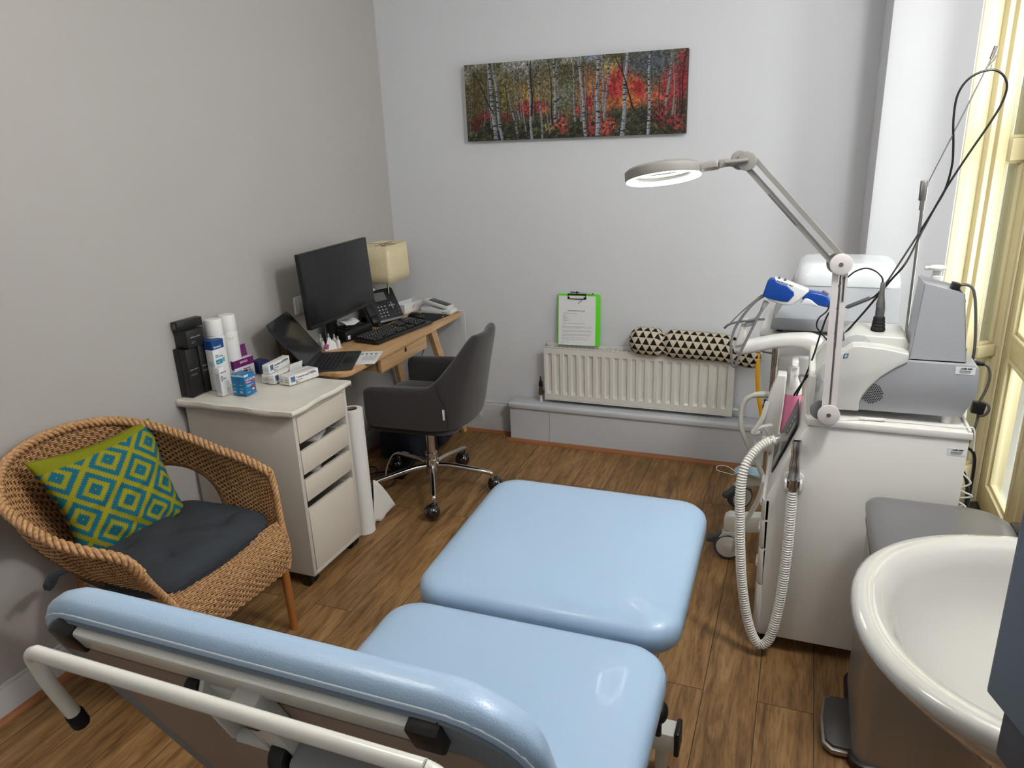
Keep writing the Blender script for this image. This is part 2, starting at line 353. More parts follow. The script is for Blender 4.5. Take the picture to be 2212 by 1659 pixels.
# tube roll holder: U of white tube with rubber ends
b = BK(); tz = bz0-.043; ty = .338
pts = [(-.262, ty-.135, tz+.02), (-.275, ty-.06, tz+.004)] + [(-.279+.03*(1-math.cos(a)), ty-.03+.03*math.sin(a), tz) for a in [i*PI/2/5 for i in range(6)]]
pts = [(-.262, ty-.125, tz-.022), (-.264, ty-.06, tz-.012), (-.265, ty-.03, tz-.005), (-.262, ty-.010, tz-.001), (-.248, ty-.001, tz), (-.225, ty, tz)]
full = pts+[(0, ty, tz)]+[(-x, y, z) for x, y, z in pts[::-1]]
b.tube(full, .0088, 16, res=5); tb = P('roll_holder', b, M('white_enamel', (222, 221, 212), .22, var=.02, coat=.5), couch, angle=60)
for sx in (-1, 1): P('rubber_cap', BK().cyl((sx*.2618, ty-.140, tz-.0245), (sx*.2622, ty-.116, tz-.0205), .0108, n=20, bev=.003), rubber, tb)
# bracket of two ears that carries the lifting motor
b = BK()
for x0 in (.048, -.005):
    pr = [(yt-.028, bz0-.010), (yt-.038, bz0-.022), (yt-.060, bz0-.030), (yt-.135, bz0-.032), (yt-.155, bz0-.026), (yt-.16, bz0-.015), (yt-.155, bz0-.004), (yt-.03, bz0-.003)]
    b.prism(pr, x0, x0+.007, 'yz', .002)
for k in range(2): b.bb((0, yt-.138-k*.012, bz0-.031), (.055, yt-.134-k*.012, bz0-.018), .002)
b.bb((0, yt-.10, bz0-.012), (.05, yt-.04, bz0-.004), .003)
P('lift_bracket', b, couch_pt, couch)
P('pivot_knob', BK().cyl((-.024, yt-.062, bz0-.02), (-.005, yt-.062, bz0-.02), .016, n=24, bev=.004), black_pl, couch)
P('pivot_knob', BK().cyl((.056, yt-.045, bz0-.015), (.075, yt-.045, bz0-.015), .013, n=24, bev=.004), black_pl, couch)
b = MB(); b.M = MBk @ Matrix.Translation((-.13, yt-.165, bz0-.028)) @ Euler((0, 0, R(6))).to_matrix().to_4x4()
b.box((0, 0, 0), (.20, .050, .035), .008); P('lift_motor', b, M('motor_grey', (150, 153, 155), .45), couch)
b = MB(); b.M = MBk @ Matrix.Translation((.0, yt-.145, bz0-.028)); b.cyl((-.03, 0, 0), (-.008, 0, 0), .024, n=28, bev=.004); P('motor_ring', b, black_pl, couch)
b = MB(); m_ = MBk; b.tube([m_ @ Vector(p) for p in [(-.018, yt-.165, bz0-.035), (-.03, yt-.20, bz0-.045), (-.07, yt-.26, bz0-.05), (-.10, yt-.38, bz0-.05)]], .0045, 8); P('motor_cable', b, black_pl, couch)
# under-frame
b = MB().bb((1.48, .80, .545), (1.53, 1.95, .582), .004).bb((1.94, .80, .545), (1.99, 1.95, .582), .004).bb((1.48, 1.32, .545), (1.99, 1.37, .582), .004).bb((1.48, .80, .545), (1.99, .84, .582), .004)
P('seat_frame', b, couch_pt, couch)
b = MB().bb((1.56, .72, .10), (1.92, 1.62, .15), .006)
P('base_frame', b, couch_pt, couch)
for y0 in (.74, 1.60): P('cross_beam', MB().bb((1.42, y0, .105), (2.045, y0+.06, .165), .004), couch_pt, couch)
P('scissor_arm', MB().prism([(.82, .15), (.88, .15), (1.40, .55), (1.34, .55)], 1.58, 1.62, 'yz', .003).prism([(.82, .15), (.88, .15), (1.40, .55), (1.34, .55)], 1.86, 1.90, 'yz', .003), couch_pt, couch)
P('scissor_arm', MB().prism([(1.50, .15), (1.44, .15), (.92, .55), (.98, .55)], 1.63, 1.66, 'yz', .003).prism([(1.50, .15), (1.44, .15), (.92, .55), (.98, .55)], 1.82, 1.85, 'yz', .003), couch_pt, couch)
for y0 in (.74, 1.60):
    for sx in (-1, 1):
        x = CX+sx*.30
        P('end_cap', MB().bb((x+sx*.0, y0-.002, .098), (x+sx*.014, y0+.062, .175), .004), black_pl, couch)
        f = P('levelling_foot', MB().bb((x-sx*.035-.016, y0+.012, .012), (x-sx*.035+.016, y0+.045, .11), .002), couch_pt, couch)
        P('rubber_pad', MB().bb((x-sx*.035-.018, y0+.010, 0), (x-sx*.035+.018, y0+.047, .014), .002), rubber, f)
        b = MB(); b.cyl((x-sx*.095-.012, y0-.0, .04), (x-sx*.095+.012, y0, .04), .04, n=28, bev=.005); b.bb((x-sx*.095-.02, y0, .05), (x-sx*.095+.02, y0+.03, .105), .008)
        P('castor', b, black_pl, couch)
P('foot_lever', MB().ball((2.005, 1.60, .235), (.02, .032, .028)).cyl((2.0, 1.60, .16), (2.0, 1.60, .22), .009), black_pl, couch)

# ================================================================ WASH BASIN, PEDESTAL, DISPENSER, PEDAL BIN
china = M('white_ceramic', (188, 187, 180), .08, var=.01, coat=1, spec=.6)
basin = thing('wash_basin', 'white ceramic wash basin with a glossy rounded rim on a pedestal, at the right edge', 'wash basin', (2.75, 1.3, 0))
bc = Vector((2.80, 1.325, 0))
def egg(t, a, bq, p=2.0):
    c, s = math.cos(t), math.sin(t)
    return (bc.x+math.copysign(abs(c)**(2/p), c)*a, bc.y+math.copysign(abs(s)**(2/p), s)*bq)
b = MB(); rings = []
for a, q_, z, p in [(.14, .12, .62, 2), (.22, .19, .66, 2.1), (.30, .25, .72, 2.2), (.365, .305, .79, 2.3), (.395, .332, .825, 2.3), (.404, .340, .84, 2.3), (.403, .339, .852, 2.3), (.395, .332, .860, 2.3), (.380, .318, .862, 2.3), (.362, .302, .857, 2.3), (.347, .288, .848, 2.25), (.332, .275, .82, 2.2), (.31, .255, .775, 2.2), (.27, .22, .73, 2.1), (.20, .16, .70, 2), (.10, .08, .69, 2), (.022, .022, .688, 2)]:
    rings.append([b._v((min(x, 3.099), y, z)) for x, y in [egg(2*PI*i/72, a, q_, p) for i in range(72)]])
b.skin(rings); P('bowl', b, china, basin, angle=60)
P('pedestal', MB().lathe([(.11, 0), (.12, .02), (.10, .08), (.085, .3), (.09, .5), (.13, .62), (.15, .66)], (2.84, 1.33, 0), 32, 1.2, 1), china, basin, angle=60)
P('waste_hole', MB().cyl((2.80, 1.325, .687), (2.80, 1.325, .692), .021, n=24), chrome, basin)

disp = thing('towel_dispenser', 'dark grey wall box hanging above the wash basin, cut by the right edge', 'dispenser', (2.6, .8, 1.07))
b = MB(); bl = [(2.485, .81), (2.56, .70), (3.099, .70), (3.099, .97), (2.60, .97)]
b.prism([(2.487, .80), (2.515, .72), (3.1, .72), (3.1, .98), (2.55, .98)], 1.10, 1.55, 'xy', .003)
P('casing', b, M('dispenser_grey', (98, 107, 118), .5), disp)
b = MB(); lo = [(2.507, .80), (2.53, .73), (3.1, .73), (3.1, .97), (2.56, .97)]
b.prism(lo, 1.02, 1.10, 'xy', .003); P('lower_cover', b, M('dispenser_dark', (66, 62, 64), .5), disp)

pbin = thing('pedal_bin', 'large stainless steel pedal bin with a grey lid, behind the wash basin', 'bin', (2.68, 2.0, 0))
def dshape(x0, x1, y0, y1, r1, r2):  # rounded box, front corners (low x) tight, rear corners wide
    o = []
    for cx, cy, r, a0 in ((x1-r2, y1-r2, r2, 0), (x0+r1, y1-r1, r1, 90), (x0+r1, y0+r1, r1, 180), (x1-r2, y0+r2, r2, 270)):
        for i in range(9): a = R(a0+90*i/8); o.append((cx+r*math.cos(a), cy+r*math.sin(a)))
    return o
def ringsD(b, prof, **k):
    rg = []
    for ins, z in prof: rg.append([b._v((x, y, z)) for x, y in dshape(2.492+ins, 2.845-ins, 1.80+ins, 2.20-ins, .045, .10)])
    b.skin(rg); return b
P('body', ringsD(MB(), [(.006, .02), (.006, .60)]), M('satin_steel', (176, 173, 170), .42, .9, var=.07, vs=4, stretch=(40, 40, 1)), pbin, angle=50)
P('base_ring', ringsD(MB(), [(0, 0), (-.003, .004), (-.003, .03), (.004, .034)]), black_pl, pbin, angle=50)
P('collar', ringsD(MB(), [(.002, .592), (0, .596), (0, .618), (.004, .622)]), black_pl, pbin, angle=50)
P('lid', ringsD(MB(), [(.003, .622), (-.003, .626), (-.004, .645), (.002, .656), (.014, .662), (.034, .6655), (.042, .666)]), M('lid_grey', (128, 128, 130), .3, .55, var=.04, vs=6), pbin, angle=60)
P('hinge', MB().bb((2.845, 2.06, .60), (2.875, 2.15, .655), .006), black_pl, pbin)
pd = P('pedal', MB().prism([(2.43, 1.87), (2.425, 1.96), (2.432, 2.04), (2.45, 2.055), (2.50, 2.055), (2.50, 1.85), (2.45, 1.85)], .022, .036, 'xy', .003), M('pedal_grey', (92, 90, 88), .35, .6), pbin)
P('pedal_frame', MB().prism([(2.422, 1.862), (2.417, 1.96), (2.425, 2.05), (2.447, 2.065), (2.50, 2.065), (2.50, 1.84), (2.447, 1.84)], .010, .026, 'xy', .003), steel, pd)

# ================================================================ DRAWER UNIT
lam = M('white_laminate', (212, 204, 190), .4, var=.015)
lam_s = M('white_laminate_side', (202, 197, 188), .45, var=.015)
unit = thing('drawer_unit', 'white laminate drawer unit on black castors beside the wicker armchair', 'drawer unit', (.3, 2.26, 0))
ux0, ux1, uy0, uy1, uz0, uz1 = .02, .536, 2.085, 2.436, .055, .748
t = .018
b = MB().bb((ux0, uy0, uz0), (ux1, uy0+t, uz1), .0015).bb((ux0, uy1-t, uz0), (ux1, uy1, uz1), .0015).bb((ux0, uy0+t, uz1-t), (ux1, uy1-t, uz1), .001).bb((ux0, uy0+t, uz0), (ux1, uy1-t, uz0+t), .001).bb((ux0, uy0+t, uz0), (ux0+.01, uy1-t, uz1))
P('body', b, lam_s, unit)
dz = [(.625, .728), (.495, .588), (.380, .468), (.078, .343)]
for k, (a, c) in enumerate(dz):
    d = P('drawer', MB().bb((ux1-.017, uy0+t+.003, a), (ux1+.002, uy1-t-.003, c), .0015), lam, unit)
    P('drawer_box', MB().bb((ux0+.02, uy0+t+.008, a+.006), (ux1-.017, uy0+t+.018, c-.015)).bb((ux0+.02, uy1-t-.018, a+.006), (ux1-.017, uy1-t-.008, c-.015)).bb((ux0+.02, uy0+t+.008, a+.003), (ux1-.017, uy1-t-.008, a+.009)), lam_s, d)
for x in (.09, .510):
    for y in (2.112, 2.412):
        b = MB().cyl((x-.02, y-.024, .029), (x-.02, y-.006, .029), .029, n=28, bev=.004).cyl((x-.02, y+.006, .029), (x-.02, y+.024, .029), .029, n=28, bev=.004).cyl((x, y, .02), (x, y, .062), .007).bb((x-.035, y-.012, .03), (x+.01, y+.012, .056), .006)
        P('castor', b, black_pl, unit)
# scraps inside the open drawers
for k, (x, y, z, c) in enumerate([(.47, 2.27, .60, (190, 185, 186)), (.46, 2.25, .474, (186, 180, 178)), (.45, 2.36, .474, (52, 56, 66))]):
    one('drawer_contents', MB().box((x-.01, y, z-.008), (.10, .12 if k < 2 else .07, .016), .003, (0, R(6), R(20+9*k))), M('packet%d' % k, c, .35), ['crumpled clear plastic packet in the second drawer of the white unit', 'pale packet in the third drawer of the white unit', 'dark blue packet in the third drawer of the white unit'][k], 'packet')
# crinkled vinyl cloth folded over the top
cov = M('vinyl_cloth', (226, 222, 210), .35, var=.05, vs=14, bump=.5, bs=22)
rnd = random.Random(3)
b = MB(); x0, x1, y0, y1 = .004, .556, 2.062, 2.455
def cl(u, v):
    # u around the overhang in x, v in y: edges folded down
    U = -0.03+u*1.06; Vv = -.035+v*1.07
    x = x0+max(0, min(1, U))*(x1-x0); y = y0+max(0, min(1, Vv))*(y1-y0)
    dn = 0
    if U > 1: dn = max(dn, (U-1)*.6)
    if Vv < 0: dn = max(dn, -Vv*.72)
    if Vv > 1: dn = max(dn, (Vv-1)*.72)
    wob = .0009*math.sin(23*x+9*y)+.0008*math.sin(41*y-17*x+1)
    z = .7685+.0012*math.sin(19*x)*math.sin(27*y)
    if dn > 0: z -= min(dn, .026)+.002*math.sin(31*(x+y)); y += wob*(1 if Vv < 0 else -1); x += wob*.6
    else: z += wob*.5
    return (max(x, .004), y, z)
b.grid(cl, 90, 70); cb = b
cloth = one('table_cover', cb, cov, 'crinkled white wipe-clean cloth folded over the top of the drawer unit', 'cloth', angle=50)
sm = cloth.modifiers.new('thick', 'SOLIDIFY'); sm.thickness = .0012; sm.offset = -1
_l = cloth.location; bk = MB().bb((.012-_l.x, 2.075-_l.y, .7485-_l.z), (.546-_l.x, 2.443-_l.y, .7655-_l.z), .002)
P('backing', bk, M('foam_backing', (214, 206, 190), .7), cloth)
# ================================================================ WICKER ARMCHAIR
def wick(name, a, c_, rough=.5):
    if name in MATS: return MATS[name]
    m = bpy.data.materials.new(name); m.use_nodes = True; nt = m.node_tree; N = nt.nodes; L = nt.links; b = N['Principled BSDF']
    tc = N.new('ShaderNodeTexCoord'); n = N.new('ShaderNodeTexNoise'); n.inputs['Scale'].default_value = 120; n.inputs['Detail'].default_value = 3
    L.new(tc.outputs['Object'], n.inputs['Vector']); r = N.new('ShaderNodeValToRGB'); L.new(n.outputs['Fac'], r.inputs[0])
    r.color_ramp.elements[0].position = .35; r.color_ramp.elements[0].color = (*s2l(a), 1); r.color_ramp.elements[1].position = .65; r.color_ramp.elements[1].color = (*s2l(c_), 1)
    L.new(r.outputs[0], b.inputs['Base Color']); b.inputs['Roughness'].default_value = rough; b.inputs['Specular IOR Level'].default_value = .35
    MATS[name] = m; return m
wk = wick('wicker', (168, 124, 82), (208, 166, 118)); wkd = wick('wicker_dark', (104, 72, 44), (138, 98, 62)); cane = M('cane_leg', (158, 100, 48), .35, var=.15, vs=20, coat=.3)
wc = thing('wicker_armchair', 'honey brown woven wicker armchair with curved barrel back beside the left wall', 'armchair', (.33, 1.58, 0))
rimc = [(.60, 1.285, .575), (.585, 1.245, .645), (.51, 1.19, .69), (.41, 1.16, .735), (.25, 1.185, .79), (.10, 1.305, .83), (.04, 1.45, .845), (.035, 1.60, .84), (.06, 1.735, .81), (.17, 1.80, .775), (.29, 1.822, .738), (.40, 1.837, .70), (.50, 1.855, .665), (.585, 1.872, .618)]
basec = [(.555, 1.375, .42), (.50, 1.385, .42), (.40, 1.385, .42), (.30, 1.385, .42), (.19, 1.40, .42), (.12, 1.46, .42), (.095, 1.56, .42), (.095, 1.66, .42), (.12, 1.76, .42), (.19, 1.83, .42), (.29, 1.865, .42), (.40, 1.87, .42), (.50, 1.87, .42), (.585, 1.865, .42)]
NR = 40
RIM = spline(rimc, NR); BASE = spline(basec, NR)
def smp(A, u): f = max(0, min(.99999, u))*(len(A)-1); i = int(f); return A[i].lerp(A[i+1], f-i)
ctr = Vector((.45, 1.62, 0))
def shell(u, v):
    a, c = smp(BASE, u), smp(RIM, u); p = a.lerp(c, v); o = (a-ctr); o.z = 0; o.normalize()
    return p+o*(.03*math.sin(PI*v)*(1 if .2 < u < .85 else .4))
def hole(u, v):
    # arches between back post and arm, open from the seat up
    for lo, hi, top in ((.20, .37, .58), (.615, .815, .56)):
        if lo < u < hi:
            k = (u-lo)/(hi-lo); h = top*(1-abs(2*k-1)**2.6)**.5
            if v < h: return True
    return False
def weave(b, fn, L1, L2, hol=None, pitch=.0056, stake=.0150, r=.0023, seed=0, doubled=True):
    """over-and-under woven strands on the surface fn(u, v); u runs along the strands"""
    rr = random.Random(seed); rows = int(L2/pitch); ns = int(L1/stake); step = max(2, int(L1/.0048))
    def nrm(u, v):
        e = .004; d = (fn(min(1, u+e), v)-fn(max(0, u-e), v)).cross(fn(u, min(1, v+e))-fn(u, max(0, v-e)))
        return d.normalized() if d.length > 1e-9 else Vector((0, 0, 1))
    def strand(pts, N_, r0):
        if len(pts) < 3: return
        rings = []
        for i, p in enumerate(pts):
            t = (pts[min(i+1, len(pts)-1)]-pts[max(i-1, 0)]).normalized(); n = N_[i]; s = t.cross(n).normalized()
            rings.append([b._v(p+n*r0), b._v(p+s*r0*1.05), b._v(p-n*r0), b._v(p-s*r0*1.05)])
        b.skin(rings, caps=False)
    for j in range(rows):
        v = (j+.5)/rows; ph = (j//2 if doubled else j) % 2; seg = []; sn = []; r0 = r*rr.uniform(.85, 1.12); jit = rr.uniform(-.0006, .0006)
        for i in range(step+1):
            u = i/step
            if hol and hol(u, v):
                strand(seg, sn, r0); seg, sn = [], []; continue
            n = nrm(u, v); seg.append(fn(u, v)+n*(.0030*math.sin(PI*u*ns+PI*ph)+jit)); sn.append(n)
        strand(seg, sn, r0)
    for k in range(ns+1):
        u = k/ns; seg = []; sn = []
        for i in range(0, 41):
            v = i/40
            if hol and hol(u, v): strand(seg, sn, .002); seg, sn = [], []; continue
            seg.append(fn(u, v)); sn.append(nrm(u, v))
        strand(seg, sn, .002)
b = MB(); weave(b, shell, 1.75, .36, hole, seed=1); P('woven_back', b, wk, wc, angle=80)
# thin lining so that one does not look straight through the weave
b = MB(); nu, nv = 150, 36; V = {}
for i in range(nu):
    for j in range(nv): V[i, j] = b._v(shell(i/(nu-1), j/(nv-1)))
for i in range(nu-1):
    for j in range(nv-1):
        if not any(hole((i+di)/(nu-1), (j+dj)/(nv-1)) for di in (0, 1) for dj in (0, 1)): b._f([V[i, j], V[i+1, j], V[i+1, j+1], V[i, j+1]])
P('woven_lining', b, wkd, wc, angle=80)
# front panel and under-seat skirt
fA, fB = Vector((.562, 1.375, 0)), Vector((.592, 1.862, 0))
def front(u, v):
    p = fA.lerp(fB, u); z = .245+v*.195+.03*(u-.5)*0; bul = .030*math.sin(PI*(.15+.75*v)); p = p+Vector((bul+.01, -.06*0, 0)); p.z = z
    if v > .86: p.x -= (v-.86)*.10
    return p
b = MB(); weave(b, front, .49, .20, None, seed=2); P('woven_front', b, wk, wc, angle=80)
b = MB(); b.grid(lambda u, v: front(u, v)-Vector((.002, 0, 0)), 20, 12); P('front_lining', b, wkd, wc)
def skirt(u, v):
    p = smp(BASE, u).copy(); p.z = .29+v*.13; return p
b = MB(); weave(b, skirt, 1.35, .13, None, seed=4, pitch=.006); P('woven_skirt', b, wk, wc, angle=80)
b = MB(); b.prism([(p.x, p.y) for p in [smp(BASE, i/30) for i in range(31)]], .405, .425, 'xy'); P('seat', b, wkd, wc)
# plaited edge along the rim and down the arm fronts
def plait(b, pts, R0=.0095, r=.0072, pitch=.062, n=3):
    Pn = spline(pts, 60//max(1, len(pts)//6)); L = [0]
    for i in range(1, len(Pn)): L.append(L[-1]+(Pn[i]-Pn[i-1]).length)
    for k in range(n):
        q = []
        m = int(L[-1]/.0065); j = 0
        for i in range(m+1):
            s = L[-1]*i/m
            while j < len(L)-2 and L[j+1] < s: j += 1
            p = Pn[j].lerp(Pn[j+1], (s-L[j])/max(1e-9, L[j+1]-L[j])); t = (Pn[j+1]-Pn[j]).normalized()
            a = t.cross(Vector((.1, .2, 1))).normalized(); c = t.cross(a); th = 2*PI*s/pitch+2*PI*k/n
            for w in (0,): q.append(p+a*R0*math.cos(th)+c*R0*math.sin(th))
        b.tube(q, r, 7, res=1)
        b.tube([x+Vector((0, 0, .0035)) for x in q], r*.55, 5, res=1)
b = MB(); plait(b, rimc); P('plaited_rim', b, wk, wc, angle=70)
for pts in ([(.60, 1.285, .575), (.598, 1.31, .52), (.592, 1.345, .46), (.60, 1.37, .40), (.612, 1.385, .30), (.608, 1.39, .245)], [(.585, 1.872, .618), (.597, 1.868, .55), (.606, 1.862, .46), (.613, 1.858, .38), (.617, 1.852, .30), (.615, 1.848, .255)]):
    b = MB(); plait(b, pts, .007, .006, .05); P('plaited_arm_front', b, wk, wc, angle=70)
# wrapped posts round the arches
for lo, hi, top in ((.20, .37, .58), (.615, .815, .56)):
    pts = [shell(lo+(hi-lo)*k, top*max(0, 1-abs(2*k-1)**2.6)**.5) for k in [0, .004, .015, .04, .1, .2, .35, .5, .65, .8, .9, .96, .985, .996, 1]]
    b = MB(); b.tube(pts, .0075, 10, res=4)
    Pn = spline(pts, 6)
    for i in range(0, len(Pn)-1):
        t = (Pn[i+1]-Pn[i]).normalized(); b.skin([b.ring(Pn[i]-t*.0015, t, (0, 0, 1), .0088, 8), b.ring(Pn[i]+t*.0015, t, (0, 0, 1), .0088, 8)])
    P('arch_binding', b, wkd, wc)
for k, (x, y) in enumerate([(.600, 1.842), (.590, 1.395), (.13, 1.44), (.13, 1.79)]):
    hgt = .36 if k < 2 else .44; dx = .012 if k < 2 else -.03
    l = P('leg', MB().tube([(x+dx, y, 0), (x+dx*.6, y, hgt*.5), (x, y, hgt)], .0155, 14, rf=lambda t: .0135+.004*t), cane, wc)
    b = MB()
    for i in range(14): z = hgt-.105+i*.006; b.lathe([(.016, -.003), (.0192, 0), (.016, .003)], (x+dx*.3, y, z), 14)
    P('cane_wrapping', b, cane, l)
# seat pad
pad = M('charcoal_cotton', (52, 57, 63), .9, var=.06, vs=10, bump=.15, bs=90)
pcn = [(.155, 1.405), (.30, 1.355), (.46, 1.35), (.565, 1.385), (.590, 1.50), (.598, 1.65), (.585, 1.80), (.54, 1.845), (.40, 1.862), (.25, 1.845), (.14, 1.78), (.11, 1.60)]
PC = [Vector((x, y, 0)) for x, y in pcn]; ring_ = spline(PC, 8, True); cc = Vector((.36, 1.61, 0))
tuft = [(.27, 1.50), (.27, 1.72), (.46, 1.50), (.47, 1.72), (.365, 1.61)]
def padz(p, s):
    h = .052*(1-s**6)**.5 if s < 1 else 0
    for tx, ty in tuft:
        d = math.hypot(p.x-tx, p.y-ty); h -= .022*math.exp(-(d/.022)**2)+.010*math.exp(-(d/.06)**2)
    h += .0035*math.sin(55*p.x+30*math.sin(9*p.y))*(.4+s)*.6+.003*math.sin(48*(p.y-p.x)+4*math.sin(20*p.x))*s
    return h
b = MB(); rings = []
for s in [1, 1.012, 1.0, .99, .97, .94, .9, .84, .78, .7, .62, .54, .46, .38, .3, .22, .14, .07]:
    rings.append(s)
RG = []
for i, s in enumerate(rings):
    RG.append([b._v((lambda p: (p.x, p.y, .427 if i == 0 else .432+(.016 if i >= 1 else 0)+max(-.01, padz(p, min(1, s)))))(cc+(q-cc)*s)) for q in ring_])
b.skin(RG)
sp = thing('seat_pad', 'dark charcoal tufted seat pad lying on the wicker armchair', 'cushion', (.36, 1.61, .427))
P('padding', b, pad, sp, angle=70)
P('fabric_tie', MB().tube([(.17, 1.40, .45), (.155, 1.35, .452), (.165, 1.305, .456), (.185, 1.275, .452)], .003, 8, ry=.013), pad, sp)
P('fabric_tie', MB().tube([(.16, 1.395, .452), (.14, 1.36, .446), (.15, 1.33, .43), (.14, 1.31, .41)], .003, 8, ry=.011), pad, sp)
# throw pillow: pattern of concentric stepped diamonds held in vertex colours
TL, TR, BR, BL = Vector((.125, 1.352, .825)), Vector((.120, 1.822, .795)), Vector((.265, 1.775, .468)), Vector((.205, 1.405, .462))
teal, lime = s2l((58, 166, 178)), s2l((200, 196, 56)); plain = s2l((186, 188, 24))
NP = 260
def pil(u, v, side):
    p = (BL.lerp(BR, u)).lerp(TL.lerp(TR, u), v)
    n = (BR-BL).cross(TL-BL).normalized()
    if n.x < 0: n = -n
    e = (4*u*(1-u))*(4*v*(1-v)); h = .062*e**.42
    # corners stay pinched, edges pull in
    pinch = .022*(math.sin(PI*u)*(abs(2*v-1)**4)); p = p+(TL-BL).normalized()*(-pinch if v > .5 else pinch*.3)
    pinch = .020*(math.sin(PI*v)*(abs(2*u-1)**4)); p = p+(BR-BL).normalized()*(-pinch if u > .5 else pinch)
    wr = .0035*math.sin(30*u+22*v)*e**.4*math.exp(-((v-.14)/.13)**2)*1.6+.003*math.sin(18*(u-v)+3*math.sin(7*v))*e**.4
    return p+n*(h*side+wr*(side > 0))
def pcol(u, v):
    vt = .865+.085*u-.0*abs(u)
    if v > vt: return plain
    # diamonds on a lattice
    X = u*3.15+.32; Y = v*3.35+.1; a = X+Y*1.0; c = X-Y*1.0
    ca, cc_ = .5*(X/.62+Y/.70), .5*(X/.62-Y/.70)
    fa, fc = ca-math.floor(ca)-.5, cc_-math.floor(cc_)-.5
    st = 13; sa = ((ca*st) % 1 < .5)*.028; sc = ((cc_*st) % 1 < .5)*.028
    d = max(abs(fa)+sc, abs(fc)+sa)
    if d > .445: return lime
    if d > .30: return teal
    if d > .175: return lime
    if max(abs(fa), abs(fc)) < .018: return lime
    return teal
b = MB(); cols = []
for side in (1, -1):
    V = b.grid(lambda u, v: pil(u, v, side), NP, NP)
lay = b.bm.loops.layers.color.new('Col')
b.bm.verts.index_update(); 
for i, vt_ in enumerate(b.bm.verts):
    k = i % (NP*NP); u, v = (k//NP)/(NP-1), (k % NP)/(NP-1); c = pcol(u, v)
    for l in vt_.link_loops: l[lay] = (*[x for x in c], 1)
bmesh.ops.remove_doubles(b.bm, verts=[v for v in b.bm.verts if v.is_boundary], dist=.0004)
fab = M('pillow_cotton', rough=.9, vcol=True, bump=.25, bs=500)
one('throw_pillow', b, fab, 'teal and lime diamond patterned pillow leaning in the wicker armchair', 'pillow', angle=80)
# ================================================================ DESK
wood = bpy.data.materials.new('pale_ash'); wood.use_nodes = True
nt = wood.node_tree; N = nt.nodes; L = nt.links; b = N['Principled BSDF']
tc = N.new('ShaderNodeTexCoord'); mp = N.new('ShaderNodeMapping'); mp.inputs['Scale'].default_value = (22, 1.6, 22); L.new(tc.outputs['Object'], mp.inputs[0])
n = N.new('ShaderNodeTexNoise'); n.inputs['Scale'].default_value = 1.6; n.inputs['Detail'].default_value = 5; n.inputs['Distortion'].default_value = .8; L.new(mp.outputs[0], n.inputs['Vector'])
r_ = N.new('ShaderNodeValToRGB'); L.new(n.outputs['Fac'], r_.inputs[0]); r_.color_ramp.elements[0].position = .3; r_.color_ramp.elements[0].color = (*s2l((188, 146, 100)), 1); r_.color_ramp.elements[1].position = .7; r_.color_ramp.elements[1].color = (*s2l((216, 178, 130)), 1)
L.new(r_.outputs[0], b.inputs['Base Color']); b.inputs['Roughness'].default_value = .42
DZ = .745
desk = thing('writing_desk', 'pale ash wood desk with splayed legs and one small drawer along the left wall', 'desk', (.23, 3.2, 0))
P('desktop', MB().prism(rrect(.432, 1.225, .05, 8, .224, 3.205), DZ-.022, DZ, 'xy', .004), wood, desk)
def leg4(b, top, bot, w=.042, d=.03):
    rings = []
    for (x, y, z), k in ((bot, .72), (top, 1)):
        rings.append([b._v((x+sx*w*k/2, y+sy*d*k/2, z)) for sx, sy in ((-1, -1), (1, -1), (1, 1), (-1, 1))])
    b.skin(rings); return b
for t_, bt in (((.385, 3.50, .72), (.412, 3.79, 0)), ((.07, 3.58, .72), (.05, 3.79, 0)), ((.30, 2.68, .72), (.33, 2.61, 0)), ((.07, 2.72, .72), (.05, 2.62, 0))):
    P('leg', leg4(MB(), t_, bt, .03, .06), wood, desk)
P('rail', MB().bb((.06, 2.85, .685), (.085, 3.57, .722), .002).bb((.10, 2.86, .70), (.38, 2.885, .722), .002).bb((.10, 3.53, .70), (.38, 3.555, .722), .002), wood, desk)
dr = P('drawer', MB().bb((.405, 2.905, .648), (.424, 3.375, .721), .002).bb((.12, 2.915, .652), (.405, 2.93, .715)).bb((.12, 3.35, .652), (.405, 3.365, .715)).bb((.12, 2.915, .652), (.405, 3.365, .66)), wood, desk)
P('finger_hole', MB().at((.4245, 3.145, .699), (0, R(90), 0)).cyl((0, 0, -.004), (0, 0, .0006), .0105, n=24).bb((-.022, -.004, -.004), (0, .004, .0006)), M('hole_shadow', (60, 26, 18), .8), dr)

# ---- monitor
mon = thing('computer_monitor', 'large black desktop monitor, switched off, on the pale wood desk', 'monitor', (.20, 2.96, DZ))
scr = M('screen_glass', (30, 31, 34), .22, var=.05, spec=.4)
mm = Matrix.Translation((.20, 2.972, 1.078)) @ Euler((0, R(-3), R(2))).to_matrix().to_4x4()
b = MB(); b.M = mm; b.bb((-.024, -.292, -.172), (0, .292, .168), .003).bb((-.045, -.2, -.1), (-.02, .2, .1), .008); P('housing', b, black_pl, mon)
b = MB(); b.M = mm; b.bb((-.001, -.287, -.155), (.0012, .287, .164), .0005); P('screen', b, scr, mon)
b = MB(); b.M = mm; b.bb((-.002, -.292, -.172), (.003, .292, -.156), .001); P('chin_bezel', b, black_pl, mon)
P('stand', MB().bb((.045, 3.02, .75), (.075, 3.09, 1.08), .006).bb((.07, 3.00, 1.03), (.17, 3.08, 1.09), .004), black_pl, mon)
P('stand_foot', MB().prism(rrect(.11, .13, .02, 5, .075, 3.045), DZ, DZ+.012, 'xy', .003), black_pl, mon)

